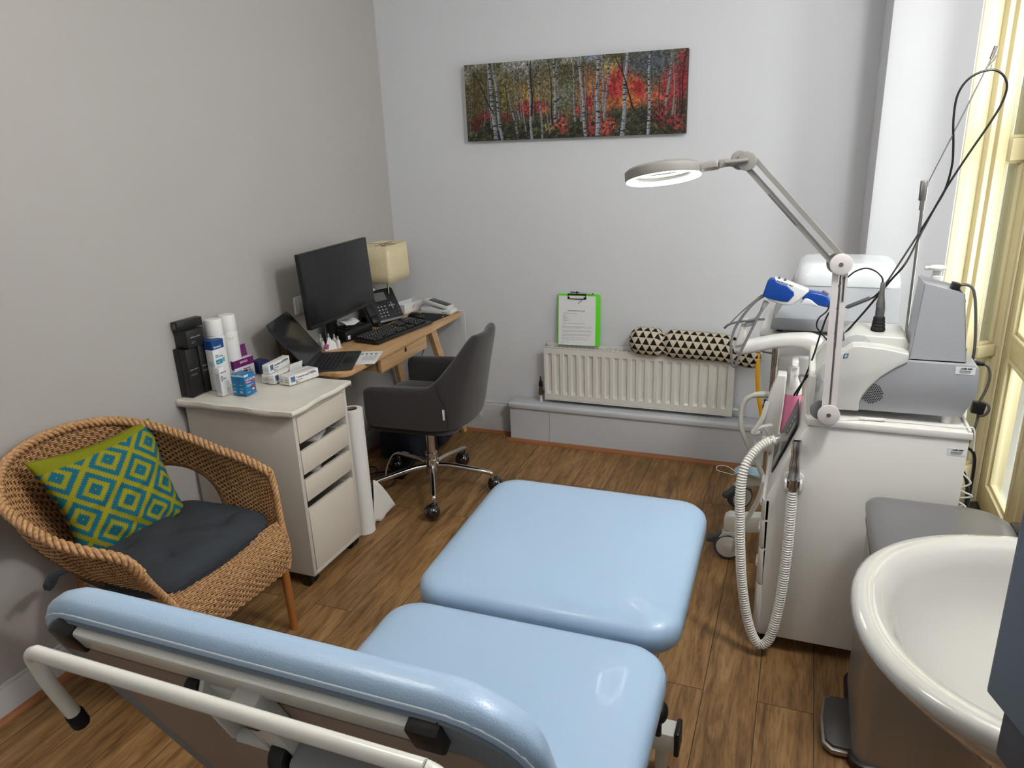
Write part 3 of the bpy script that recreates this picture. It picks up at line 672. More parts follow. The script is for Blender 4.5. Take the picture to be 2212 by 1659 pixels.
# ---- tablet in a folio with keyboard
tb_ = thing('tablet_with_keyboard', 'black tablet floating on a folio keyboard at the near end of the desk', 'tablet', (.28, 2.74, DZ))
fol = M('folio_grey', (44, 45, 47), .75, bump=.2, bs=400); tscr = M('tablet_screen', (44, 44, 46), .12, spec=.5)
km = Matrix.Translation((.289, 2.742, DZ)) @ Euler((0, 0, R(23.9))).to_matrix().to_4x4()
def K(): b = MB(); b.M = km.copy(); return b
P('keyboard_base', K().prism(rrect(.190, .302, .012, 5), .0, .0075, 'xy', .002), fol, tb_)
P('keyboard_well', K().bb((-.078, -.14, .0072), (.022, .14, .008)), black_matte, tb_)
b = K()
for i in range(5):
    n_ = 14 if i < 4 else 9
    for j in range(n_):
        w = .27/n_; b.bb((-.075+i*.0193, -.135+j*w+.0012, .0076), (-.075+i*.0193+.0162, -.135+(j+1)*w-.0012, .0092), .0004, 1); b.mi = 1; b.bb((-.069+i*.0193, -.135+(j+.4)*w, .0092), (-.066+i*.0193, -.135+(j+.55)*w, .0095)); b.mi = 0
P('keys', b, [M('dark_keys', (26, 26, 28), .5), M('key_dots', (150, 152, 156), .6)], tb_)
P('trackpad', K().prism(rrect(.05, .10, .004, 3, .060, 0), .0074, .0079, 'xy'), M('trackpad', (26, 26, 28), .25), tb_)
# screen: explicit corners
sBL, sBR, sTL = Vector((.267, 2.541, .783)), Vector((.173, 2.807, .783)), Vector((.112, 2.567, .964))
F_ = frame(sBL, sBR-sBL, sTL-sBL); wS = .282; hS = .238
def T_(): b = MB(); b.M = F_.copy(); return b
P('tablet_body', T_().prism(rrect(wS, hS, .014, 6, wS/2, hS/2), -.007, -.0006, 'xy', .0015), M('space_grey', (70, 71, 74), .35, .8), tb_)
P('tablet_screen', T_().prism(rrect(wS-.006, hS-.006, .011, 6, wS/2, hS/2), -.0007, 0, 'xy'), tscr, tb_)
P('folio_back', T_().prism(rrect(wS+.004, .12, .014, 6, wS/2, .16), -.0125, -.0072, 'xy', .0015), fol, tb_)
b = MB(); e = .002
a1, a2 = F_ @ Vector((0, .10, -.010)), F_ @ Vector((wS, .10, -.010)); c1, c2 = km @ Vector((-.092, -.149, .004)), km @ Vector((-.092, .149, .004))
b.skin([[b._v(a1), b._v(a2), b._v(a2-Vector((.004, 0, 0))), b._v(a1-Vector((.004, 0, 0)))], [b._v(c1), b._v(c2), b._v(c2-Vector((.006, 0, 0))), b._v(c1-Vector((.006, 0, 0)))]])
P('folio_hinge', b, fol, tb_)
# ---- leaflet under the keyboard folio
lf = Matrix.Translation((.392, 2.835, DZ)) @ Euler((0, 0, R(20))).to_matrix().to_4x4()
b = MB(); b.M = lf; b.bb((-.065, -.105, .0002), (.06, .105, .0012)); lo = P('leaflet', b, paper)
tag(lo, 'white printed leaflet sticking out from under the tablet keyboard', 'leaflet')
b = MB(); b.M = lf
for i in range(9): b.bb((.042-i*.007, -.05, .0012), (.0435-i*.007, .03+.02*math.sin(i*2.1), .0014))
for i in range(4): b.bb((.028-i*.022, .055, .0012), (.039-i*.022, .068, .0014))
P('print', b, ink, lo)

# ---- full size keyboard
kb = thing('computer_keyboard', 'long black full-size keyboard lying across the desk', 'keyboard', (.29, 3.27, DZ))
kx = Vector((.213, 3.580, 0))-Vector((.152, 3.103, 0)); kang = math.atan2(kx.y, kx.x)
kc = (Vector((.155, 3.103, 0))+Vector((.375, 2.985, 0))+Vector((.405, 3.455, 0))+Vector((.213, 3.58, 0)))/4
km2 = Matrix.Translation((kc.x+.004, kc.y, DZ)) @ Euler((0, 0, R(82))).to_matrix().to_4x4()
def K2(): b = MB(); b.M = km2.copy(); return b
b = K2(); b.prism([(-.075, .004), (-.08, .010), (-.075, .014), (.072, .027), (.078, .024), (.078, .006), (.07, .003)], -.235, .235, 'yz', .002)
P('case', b, black_pl, kb)
b = K2(); rr = random.Random(5)
def key(x, y, w=.016, d=.016):
    z = .0145+(y+.075)*.0885; b.box((x, y, z+.005), (w, d, .008), .0018, (R(5), 0, 0), 1, (.82, .82))
    b.mi = 1; b.bb((x-.0045, y-.001, z+.0088), (x-.0015, y+.0042, z+.0096)); b.mi = 0
for r0 in range(6):
    y = .055-r0*.0195-(.004 if r0 else 0)
    if r0 == 5:
        for x, w in ((-.218, .022), (-.193, .018), (-.17, .018), (-.10, .10), (-.03, .018), (-.007, .018), (.02, .022)): key(x, y, w)
    else:
        off = (0, 0, .005, .008, .012)[r0]
        for j in range(14 if r0 else 13): key(-.222+off*0+j*.0188, y)
    if r0 in (0, 1, 2):
        for j in range(3): key(.056+j*.019, y)
    if r0 == 5:
        for j in range(3): key(.056+j*.019, y)
    if r0 == 4: key(.075, y)
    if r0 > 0:
        for j in range(4): key(.128+j*.0195*1.2, y)
P('keys', b, [M('key_black', (36, 36, 38), .45), white_ink], kb)
# ---- mouse and mat
mtm = thing('mouse_mat', 'thin black mouse mat at the far end of the desk', 'mouse mat', (.29, 3.64, DZ))
b = MB().prism([(.17, 3.53), (.215, 3.745), (.40, 3.715), (.375, 3.505)], DZ+.0002, DZ+.0028, 'xy', .0005); P('mat', b, black_matte, mtm)
b = MB(); text_into(b, 'logitech', .011, frame((.385, 3.655, DZ+.0029), (-.03, .2, 0), (-1, 0, 0))); P('lettering', b, white_ink, mtm)
mo = thing('computer_mouse', 'black computer mouse on the mouse mat', 'mouse', (.24, 3.60, DZ+.003))
b = MB().at((.245, 3.60, DZ+.003), (0, 0, R(-8))); b.lathe([(.0, 0), (.027, .001), (.031, .006), (.030, .014), (.025, .023), (.016, .030), (.0001, .034)], (0, 0, 0), 28, 1.75, 1); P('shell', b, black_pl, mo, angle=60)
b = MB().at((.245, 3.60, DZ+.003), (0, 0, R(-8))); b.cyl((-.025, -.004, .026), (-.025, .004, .026), .0075, n=16); P('scroll_wheel', b, grey_pl, mo)
# ---- desk telephone
ph = thing('desk_telephone', 'black office desk telephone with keypad, propped up behind the keyboard', 'telephone', (.10, 3.50, DZ))
pa, pb_, pc_ = Vector((.115, 3.335, .765)), Vector((.205, 3.545, .765)), Vector((.030, 3.395, .925))
PF = frame(pa, pb_-pa, pc_-pa); pw, phh = .228, .19
def PH(): b = MB(); b.M = PF.copy(); return b
P('body', PH().prism(rrect(pw, phh, .012, 4, pw/2, phh/2), -.022, 0, 'xy', .003), M('phone_black', (32, 33, 35), .4), ph)
b = PH(); b.bb((.062, .115, -.001), (.170, .178, .003), .002); P('display_bezel', b, black_pl, ph)
b = PH(); b.bb((.070, .122, .003), (.162, .170, .0035)); P('display', b, M('lcd_grey', (96, 104, 104), .25), ph)
b = PH()
for i in range(4):
    for j in range(3): b.bb((.078+j*.022, .025+i*.0185, 0), (.095+j*.022, .037+i*.0185, .0025), .001, 1)
P('keypad', b, M('phone_keys', (62, 64, 66), .45), ph)
b = PH()
for i in range(4):
    for j in range(3): b.bb((.083+j*.022, .029+i*.0185, .0025), (.090+j*.022, .033+i*.0185, .0028))
P('key_legends', b, white_ink, ph)
b = PH(); b.cyl((.178, .085, 0), (.178, .085, .003), .008, n=20)
for a in range(4): t = PI/2*a; b.cyl((.178+.015*math.cos(t), .085+.015*math.sin(t), 0), (.178+.015*math.cos(t), .085+.015*math.sin(t), .0025), .0055, n=14)
P('navigation_keys', b, M('silver_key', (150, 152, 155), .3, .5), ph)
b = PH()
for i in range(3): b.bb((.205, .03+i*.02, 0), (.214, .036+i*.02, .002))
for i in range(2): b.bb((.18, .03+i*.015, 0), (.188, .034+i*.015, .002))
P('function_keys', b, grey_pl, ph)
b = PH(); b.prism(rrect(.05, .20, .014, 4, .028, .098), .004, .018, 'xy', .004).box((.028, .175, .012), (.054, .05, .03), .01).box((.028, .02, .012), (.054, .045, .03), .01); P('handset', b, black_pl, ph)
b = PH(); b.bb((.062, -.001, -.004), (pw-.004, .011, .0015), .001); P('trim_strip', b, M('silver_trim', (140, 142, 146), .3, .5), ph)
P('stand', MB().prism([(3.37, DZ), (3.50, DZ), (3.50, .83), (3.37, .80)], .02, .10, 'yz', .004).prism([(.03, DZ), (.15, DZ), (.135, .765), (.05, .90), (.025, .90)], 3.37, 3.52, 'xz', .004), black_pl, ph)
q = [(.17, 3.33, .752), (.20, 3.30, .753), (.215, 3.26, .753), (.19, 3.24, .755), (.165, 3.27, .757), (.18, 3.36, .756), (.22, 3.42, .754), (.24, 3.50, .753), (.235, 3.57, .753)]
Q = spline(q, 24); qq = [p+Vector((.0045*math.cos(i*1.15), 0, .0045*math.sin(i*1.15))) for i, p in enumerate(Q)]
P('coiled_cord', MB().tube(qq, .0018, 6, res=1), black_pl, ph)
b = PH(); b.box((.085, .205, -.004), (.05, .05, .003), .0005, (R(-20), 0, R(12))); one('sticky_note', b, paper, 'white paper slip stuck above the display of the desk telephone', 'paper')
# ---- label printer with a curl of printed label
pr = thing('label_printer', 'small black label printer on the desk, a printed label curling out', 'printer', (.10, 3.15, DZ))
pm = Matrix.Translation((.098, 3.162, DZ)) @ Euler((0, 0, R(-9))).to_matrix().to_4x4()
b = MB(); b.M = pm; b.box((0, 0, .028), (.13, .21, .056), .008, seg=3, taper=(.94, .96)); P('body', b, black_pl, pr)
b = MB(); b.M = pm; b.box((.0655, -.085, .022), (.002, .018, .02), .0005); P('maker_plate', b, white_ink, pr)
b = MB(); b.M = pm; b.bb((-.045, -.07, .056), (.03, .07, .0615), .003); P('lid', b, black_matte, pr)
b = MB(); b.M = pm
b.grid(lambda u, v: (.045-.060*u-.012*math.sin(3*u), -.072+.10*v-.02*u, .060+.035*math.sin(PI*(.15+.75*u))+.004*math.cos(6*v)), 14, 12)
lb = one('printed_label', b, M('label_paper', (232, 235, 234), .6), 'curled white printed label lying on the black label printer', 'label'); sm = lb.modifiers.new('t', 'SOLIDIFY'); sm.thickness = .0004
b = MB(); b.M = pm
for k, (u, v, w) in enumerate([(.25, .25, .5), (.35, .3, .35), (.45, .25, .55), (.62, .4, .3), (.55, .2, .2)]):
    z = .060+.035*math.sin(PI*(.15+.75*u))+.0012; b.box((.045-.060*u-.012*math.sin(3*u), -.072+.10*(v+w/2)-.02*u, z+.002), (.0022, .10*w, .0003))
b.bm.transform(Matrix.Translation(-lb.location)); P('print', b, ink, lb)
# ---- paper slip and clear pocket behind the monitor
b = MB(); b.prism([(3.02, .76), (3.13, .76), (3.135, .90), (3.02, .90)], .045, .047, 'yz'); one('plastic_pocket', b, M('clear_pocket', (205, 210, 205), .25, alpha=.55), 'clear plastic pocket standing behind the label printer', 'pocket')
# ---- dropper bottles in a white paper cone stand, pink puff
for i, (x, y, s) in enumerate([(.066, 2.945, 1), (.100, 2.912, .88), (.103, 2.960, 1.05), (.130, 2.968, 1), (.160, 2.955, .92)]):
    d = thing('dropper_bottle', 'small white dropper bottle with clear nozzle, %s' % ['nearest the tablet of the five', 'shortest of the five, by the tablet', 'tallest, in the middle of the five', 'behind the white card stand', 'rightmost of the five, by the printer'][i], 'bottle', (x, y, DZ), group='white dropper bottles')
    P('bottle', MB().lathe([(.0105*s, 0), (.012*s, .004), (.012*s, .03*s), (.009*s, .042*s), (.0055*s, .047*s)], (x, y, DZ), 20), white_pl, d, angle=50)
    P('nozzle', MB().lathe([(.0055*s, .046*s), (.005*s, .06*s), (.003*s, .066*s)], (x, y, DZ), 14), M('clear_grey', (170, 172, 174), .2), d, angle=60)
b = MB(); A0, A1, A2, A3 = (.128, 2.885, DZ), (.172, 2.968, DZ), (.122, 2.93, .803), (.112, 2.94, DZ)
for f in ((A0, A1, A2), (A1, A3, A2), (A3, A0, A2), (A0, A3, A1)): b._f([b._v(p) for p in f])
one('card_stand', b, paper, 'folded white card stand in front of the dropper bottles', 'card')
b = MB(); rr = random.Random(2); c0 = Vector((.158, 2.862, .769))
for i in range(26):
    a, e_ = rr.uniform(0, 2*PI), rr.uniform(-.4, 1.3); d = Vector((math.cos(a)*math.cos(e_), math.sin(a)*math.cos(e_), math.sin(e_))); s = d.cross(Vector((0, 0, 1))).normalized()
    p1 = c0+d*.013; p2 = c0+d*rr.uniform(.02, .027)
    b._f([b._v(c0), b._v(p1+s*.005), b._v(p2), b._v(p1-s*.005)])
b.ball(tuple(c0), .008, 10, 8)
one('ribbon_rosette', b, M('pink_gauze', (232, 128, 168), .7), 'pink ribbon rosette in front of the white dropper bottles', 'rosette')
# ---- table lamp
lp = thing('table_lamp', 'table lamp with square cream paper shade in the corner of the desk', 'lamp', (.09, 3.565, DZ))
shp = M('rice_paper', (228, 214, 176), .8, bump=1, bs=24, var=.1, vs=30, stretch=(1, 1, 9))
lx, ly = .098, 3.560
b = MB(); ro = []
for w, z in ((.184, .975), (.188, 1.02), (.186, 1.10), (.181, 1.17)): ro.append([b._v((lx+x, ly+y, z-.006*abs(x)/.09*abs(y)/.09*(z < 1))) for x, y in rrect(w, w*1.22, .018, 5)])
b.skin(ro, caps=False); o = P('shade', b, shp, lp); sm = o.modifiers.new('t', 'SOLIDIFY'); sm.thickness = .002
P('shade_frame', MB().tube([(lx-.085, ly, 1.168), (lx+.085, ly, 1.168)], .002, 6, res=1).tube([(lx, ly-.1, 1.168), (lx, ly+.1, 1.168)], .002, 6, res=1).cyl((lx, ly, 1.08), (lx, ly, 1.16), .014, n=16), steel, lp)
P('pole', MB().cyl((lx+.02, ly-.02, DZ+.015), (lx+.005, ly-.0, 1.10), .005, n=14), steel, lp)
P('base', MB().cyl((lx+.02, ly-.02, DZ), (lx+.02, ly-.02, DZ+.016), .055, n=32, bev=.004), steel, lp)
# ---- white carton behind the phone, card reader
wb = thing('open_carton', 'long white open-topped paper carton at the back of the desk', 'carton', (.09, 3.77, DZ))
bm_ = Matrix.Translation((.115, 3.765, DZ)) @ Euler((0, 0, R(-14))).to_matrix().to_4x4()
b = MB(); b.M = bm_; b.bb((-.05, -.075, 0), (.03, .075, .002)).bb((.029, -.075, 0), (.03, .075, .058)).bb((-.05, -.075, 0), (-.049, .075, .058)).bb((-.05, -.075, 0), (.03, -.074, .05)).bb((-.05, .074, 0), (.03, .075, .066))
P('carton_body', b, paper, wb)
b = MB(); b.M = bm_
for i in range(3): b.bb((.030, -.01+i*.007, .022+.006*i), (.0304, -.004+i*.007, .028+.006*i))
P('print', b, M('red_print', (196, 80, 86), .6), wb)
cd = thing('card_reader', 'white payment card reader resting in its white charging dock', 'card reader', (.30, 3.77, DZ))
cm_ = Matrix.Translation((.305, 3.765, DZ)) @ Euler((0, 0, R(-4))).to_matrix().to_4x4()
b = MB(); b.M = cm_; b.prism([(-.095, 0), (.1, 0), (.105, .012), (.10, .030), (.05, .026), (0, .032), (-.04, .042), (-.07, .030), (-.095, .034), (-.10, .02)], -.04, .04, 'xz', .004); P('dock', b, white_pl, cd)
b = MB(); b.M = cm_ @ Matrix.Translation((.005, 0, .055)) @ Euler((0, R(13), 0)).to_matrix().to_4x4(); b.prism(rrect(.17, .075, .012, 5), -.012, .009, 'xy', .004); rdm = b.M; P('reader', b, white_pl, cd)
b = MB(); b.M = rdm; b.bb((-.055, -.03, .0088), (.07, .03, .0098), .0003); P('reader_screen', b, M('reader_glass', (58, 60, 62), .2), cd)
b = MB(); b.M = cm_
for i in range(6): b.bb((.045+i*.006, -.0405, .008), (.048+i*.006, -.0395, .014))
P('dock_vents', b, ink, cd)
P('power_cable', MB().tube([(.40, 3.79, .757), (.436, 3.80, .754), (.452, 3.80, .742), (.455, 3.80, .62), (.47, 3.79, .45), (.50, 3.77, .30), (.52, 3.75, .20), (.545, 3.77, .13), (.53, 3.80, .10), (.50, 3.805, .16)], .0022, 8), white_pl, cd)
one('flat_card', MB().bb((.19, 3.74, DZ+.0002), (.26, 3.81, DZ+.0022)), paper, 'flat white card tucked under the card reader dock', 'card')
sk_ = thing('wall_socket', 'white wall socket on the left wall, half hidden behind the monitor', 'socket', (.0, 2.90, .965))
P('face_plate', MB().bb((.0005, 2.855, .925), (.009, 2.94, 1.01), .003), white_pl, sk_)
P('plug', MB().bb((.0092, 2.86, .945), (.03, 2.90, .985), .006), M('pale_plug', (170, 176, 170), .4), sk_)
# ---- dark waste cylinder behind the tablet
pb2 = thing('metal_tumbler', 'dark metal tumbler behind the tablet against the left wall', 'tumbler', (.056, 2.70, DZ))
b = MB(); b.lathe([(.036, 0), (.040, .004), (.048, .155), (.050, .158), (.046, .156), (.037, .008), (.0, .008)], (.056, 2.700, DZ), 28); P('cup', b, M('bronze_metal', (120, 112, 104), .35, .7), pb2, angle=50)
# ---- on the floor under the desk
bag = thing('backpack', 'dark navy backpack slumped on the floor under the desk', 'bag', (.22, 3.52, 0))
nav = M('navy_nylon', (26, 30, 44), .75, bump=.4, bs=60)
b = MB(); RG = []
for k in range(14):
    v = k/13; h = .02+.27*v; w = 1-.45*v**2.2
    RG.append([b._v((.235+(.165*w)*math.copysign(abs(math.cos(t))**.6, math.cos(t))*(1+.06*math.sin(3*t+5*v)), 3.52+(.24*w)*math.copysign(abs(math.sin(t))**.6, math.sin(t))*(1+.05*math.sin(5*t+7*v)), h+.012*math.sin(4*t))) for t in [2*PI*i/40 for i in range(40)]])
b.skin(RG); P('sack', b, nav, bag, angle=80)
P('front_pocket', MB().box((.395, 3.58, .12), (.05, .26, .16), .03, (0, R(-8), R(4)), 4), nav, bag)
P('strap', MB().tube([(.30, 3.40, .26), (.36, 3.38, .30), (.42, 3.44, .2), (.43, 3.52, .06)], .003, 8, ry=.016), nav, bag)
b = MB().box((.33, 3.20, .02), (.06, .26, .035), .006, (0, 0, R(12))); ps = one('power_strip', b, black_pl, 'black power strip on the floor under the office chair', 'power strip')
b = MB()
for i, q in enumerate([[(.32, 3.10, .012), (.36, 3.02, .006), (.33, 2.93, .006), (.25, 2.90, .006), (.20, 2.97, .006), (.24, 3.05, .02), (.18, 3.12, .03), (.10, 3.10, .006)], [(.30, 3.08, .03), (.28, 2.98, .05), (.20, 2.93, .03), (.14, 3.0, .006), (.20, 3.10, .006), (.27, 3.14, .006)]]):
    one('floor_cable', MB().tube(q, .0038, 8), black_pl, ['black cord looping on the floor beside the office chair castor', 'black cord coiled in front of the power strip'][i], 'cord')
one('grey_cord', MB().tube([(.33, 3.28, .04), (.34, 3.20, .10), (.31, 3.12, .12), (.30, 3.06, .07), (.31, 3.02, .02)], .004, 8), M('pale_cable', (190, 190, 188), .5), 'pale grey cord standing up from the power strip', 'cord')
one('desk_cable', MB().tube([(.36, 3.2, .648), (.37, 3.30, .60), (.36, 3.42, .585), (.30, 3.55, .60), (.2, 3.62, .66)], .0022, 6), black_pl, 'thin black cable hanging below the desk drawer', 'cable')
# ---- couch roll standing on its end
rl = thing('couch_roll', 'tall roll of white couch paper standing on end between the drawer unit and desk', 'paper roll', (.475, 2.56, 0))
b = MB(); b.lathe([(.036, 0), (.048, 0), (.048, .598), (.026, .60), (.026, .0)], (.472, 2.555, 0), 40); P('paper_roll', b, M('tissue', (232, 230, 226), .85, bump=.1), rl, angle=50)
b = MB(); b.lathe([(.0255, .59), (.0255, .601), (.023, .601), (.023, .59)], (.472, 2.555, 0), 32); b.bm.faces.ensure_lookup_table(); P('cardboard_core', b, M('cardboard', (150, 128, 100), .8), rl)
b = MB(); b.grid(lambda u, v: (.515-.02*v+.0*u, 2.60+.17*u-.07*v*u, .001+.24*(1-v)*(1-.9*u**1.3)+.012*math.sin(7*u)*v), 14, 10); o = P('loose_sheet', b, M('tissue', (232, 230, 226)), rl); sm = o.modifiers.new('t', 'SOLIDIFY'); sm.thickness = .0006

# ================================================================ OFFICE CHAIR
felt = M('charcoal_felt', (50, 47, 47), .95, var=.08, vs=60, bump=.35, bs=320, sheen=.3)
oc = thing('office_chair', 'charcoal fabric office armchair on a chrome star base with castors', 'office chair', (.588, 3.03, 0), R(4), local=True)
path = [(-.205, -.245), (-.12, -.25), (0, -.25), (.10, -.245), (.17, -.225), (.215, -.185), (.235, -.12), (.242, -.05)]
path = path+[(x, -y) for x, y in path[::-1]]
PT = spline([(x, y, 0) for x, y in path], 8); LP = len(PT); b = MB(); RG = []
cum = [0]
for i in range(1, LP): cum.append(cum[-1]+(PT[i]-PT[i-1]).length)
for i, p in enumerate(PT):
    s = cum[i]/cum[-1]; t = (PT[min(i+1, LP-1)]-PT[max(i-1, 0)]).normalized(); n_ = Vector((t.y, -t.x, 0))
    m_ = 1-abs(2*s-1)                      # 0 at arm tips, 1 at the back
    k = max(0, min(1, (m_-.50)/.26)); k = k*k*(3-2*k)
    top = .628+.225*k+.01*math.sin(PI*m_); e_ = max(0, min(1, m_/.075)); e2 = (1-(1-e_)**2)**.5
    top = .60+(top-.60)*e2 if m_ < .075 else top
    bot = .435-.02*max(0, m_-.3)+(1-e2)*.03; lean = .085*k; pin = -.0; th = .026+.004*m_; th *= .35+.65*e2
    back = Vector((-1, 0, 0)); cs = []
    prof = [(-1, 0), (-1, .3), (-1, .6), (-1, .85), (-.82, .95), (-.4, .992), (.1, 1), (.55, .985), (.88, .94), (1, .86), (1.04, .7), (1.02, .5), (.96, .3), (.8, .1), (.5, 0)]
    for (a, z) in prof:
        zz = bot+(top-bot)*z; ln = lean*z**1.5; w = 1-.0*z
        q = p+n_*(a*th)+Vector((ln, 0, 0))
        q.y *= 1-.22*k*z**2; q.z = zz; cs.append(b._v(q))
    RG.append(cs)
b.skin(RG); P('shell', b, felt, oc, angle=60)
b = MB(); cushion(b.at((-.01, 0, .455)), .47, .46, .12, .08); P('seat', b, felt, oc, angle=60)
P('seat_underside', MB().prism(rrect(.42, .46, .08, 6), .392, .43, 'xy', .015), felt, oc)
P('care_tag', MB().bb((.188, -.2545, .49), (.198, -.252, .54), .0003), white_pl, oc, label='white woven tag')
b = MB(); b.tube([(.17, -.258, .655), (.185, -.262, .60), (.20, -.25, .56), (.206, -.245, .50), (.205, -.24, .44)], .0015, 6); P('seam', b, black_matte, oc)
P('column', MB().cyl((0, 0, .20), (0, 0, .395), .0225, n=28).cyl((0, 0, .17), (0, 0, .21), .031, n=28, bev=.003), chrome, oc)
P('gas_lever', MB().cyl((.02, 0, .37), (.02, -.2, .375), .005, n=10), black_pl, oc)
P('hub', MB().lathe([(.018, .085), (.03, .09), (.036, .11), (.038, .15), (.034, .172), (.02, .176)], (0, 0, 0), 32), chrome, oc, angle=50)
for k in range(5):
    a = R(-66+72*k); ca, sa = math.cos(a), math.sin(a)
    l = P('base_arm', MB().tube([(ca*.02, sa*.02, .135), (ca*.10, sa*.10, .137), (ca*.24, sa*.24, .118), (ca*.295, sa*.295, .108), (ca*.308, sa*.308, .100), (ca*.31, sa*.31, .074)], .0115, 14, rf=lambda t: .0155-.006*t), chrome, oc, angle=60)
    a2 = a+R([-40, 60, 130, 30, -150][k]); c2, s2 = math.cos(a2), math.sin(a2); wx, wy = ca*.31+c2*.02, sa*.31+s2*.02
    cst = P('castor', MB().ball((wx, wy, .040), (.039, .039, .040), 24, 16).cyl((ca*.31, sa*.31, .05), (ca*.31, sa*.31, .085), .007), M('smoked_castor', (16, 15, 15), .12, coat=1), oc, angle=60)
    P('castor_hood', MB().box((wx-c2*.012, wy-s2*.012, .058), (.046, .03, .046), .01, (0, 0, a2), 3), black_pl, cst)
# ================================================================ PRODUCTS ON THE DRAWER UNIT
TZ = .7735
def carton(name, label, cat, cx, cy, rz, w, d, h, col, z0=TZ, group=None, panels=(), texts=(), tilt=0, rough=.4, end=()):
    """folding carton, lettered face towards local +x; w across x, d along y. panels on the +x face: (y0, z0, y1, z1, colour) as fractions"""
    o = thing(name, label, cat, (cx, cy, z0), group=group, rot=(0, tilt, R(rz)), local=True)
    P('box', MB().box((0, 0, h/2), (w, d, h), .0012, seg=2), M('carton_%d_%d_%d' % col, col, rough, var=.015), o)
    def face(b, y0, za, y1, zb, lift): b.bb((w/2, -d/2+d*y0, h*za), (w/2+lift, -d/2+d*y1, h*zb))
    def endf(b, x0, za, x1, zb, lift): b.bb((-w/2+w*x0, -d/2-lift, h*za), (-w/2+w*x1, -d/2, h*zb))
    byc = {}
    for (a, b_, c, e, cl) in panels: byc.setdefault(cl, []).append((face, a, b_, c, e))
    for (a, b_, c, e, cl) in end: byc.setdefault(cl, []).append((endf, a, b_, c, e))
    for i, (cl, fs) in enumerate(byc.items()):
        b = MB()
        for f, a, b_, c, e in fs: f(b, a, b_, c, e, .0003+.00015*i)
        P('printed_panel', b, M('ink_%d_%d_%d' % cl, cl, .45), o)
    byt = {}
    for tx in texts: byt.setdefault(tx[4], []).append(tx)
    for cl, ts in byt.items():
        b = MB()
        for body, y, z, size, _, *r in ts:
            if r and r[0] == 'v': m = frame((w/2+.0012, -d/2+d*y, h*z), (0, 0, 1), (0, -1, 0))
            elif r and r[0] == 'e': m = frame((-w/2+w*y, -d/2-.0012, h*z), (1, 0, 0), (0, 0, 1))
            else: m = frame((w/2+.0012, -d/2+d*y, h*z), (0, 1, 0), (0, 0, 1))
            text_into(b, body, size, m, bold=.0001)
        P('lettering', b, M('ink_%d_%d_%d' % cl, cl, .45), o)
    return o
blk, wht, nvy, teal_ = (26, 26, 27), (226, 226, 226), (24, 44, 92), (60, 150, 176)
gr = 'tall black cartons'
ca = (('calme active', .12, .55, .0085, (150, 150, 150)), ('regenerating serum\nfor dry cracked skin', .12, .46, .0042, (120, 120, 120)))
carton('cosmetic_carton', 'tall black carton standing against the left wall, left one of the front pair', 'carton', .0165, 2.122, 0, .029, .056, .192, blk, group=gr)
carton('cosmetic_carton', 'tall black carton, right one of the front pair, grey lettering facing the room', 'carton', .048, 2.124, 0, .031, .060, .192, blk, group=gr, texts=ca)
carton('cosmetic_carton', 'tall black carton standing just behind the front pair, beside the white spray can', 'carton', .046, 2.185, -3, .040, .050, .195, (30, 30, 31), group=gr, texts=ca)
carton('cosmetic_carton', 'squat black carton lying on top of the tall black cartons', 'carton', .040, 2.150, -4, .068, .082, .068, (30, 30, 31), z0=TZ+.1955, texts=(('calme active', .18, .55, .010, (170, 170, 170)), ('foot balm\n50 ml', .22, .30, .005, (130, 130, 130))))
carton('cosmetic_carton', 'long flat black carton topmost on the pile of black cartons', 'carton', .030, 2.160, -6, .034, .118, .034, (24, 24, 25), z0=TZ+.2645, end=((.3, .2, .36, .8, (160, 160, 160)), (.6, .2, .64, .8, (160, 160, 160))))
for i, (x, y, lb) in enumerate([(.062, 2.262, 'white spray can beside the black cartons, the nearer of the two cans'), (.062, 2.340, 'white spray can with green print, the farther of the two cans')]):
    c = thing('spray_can', lb, 'can', (x, y, TZ), group='white spray cans')
    P('body', MB().lathe([(.033, 0), (.035, .004), (.035, .205), (.032, .212), (.028, .214)], (x, y, TZ), 36), white_pl, c, angle=50)
    P('cap', MB().lathe([(.034, .212), (.0345, .215), (.034, .270), (.031, .277), (.022, .279), (.0, .279)], (x, y, TZ), 36), M('cap_white', (232, 232, 228), .3), c, angle=50)
    b = MB()
    for k in range(5):
        a0 = R(-60+k*9); b.bb((0, 0, 0), (0, 0, 0)) if 0 else None
        b.box((x+.0352*math.cos(a0), y+.0352*math.sin(a0), TZ+.185-(k % 2)*.006), (.0006, .004, .003), 0, (0, 0, a0))
    P('print', b, M('ink_green', (140, 156, 60), .5), c)
bw = (('flexitol', .12, .855, .0135, (235, 238, 240)), ('Urea\nHEEL BALM', .15, .70, .0075, (60, 120, 160)), ('intense', .2, .56, .006, (235, 238, 240)))
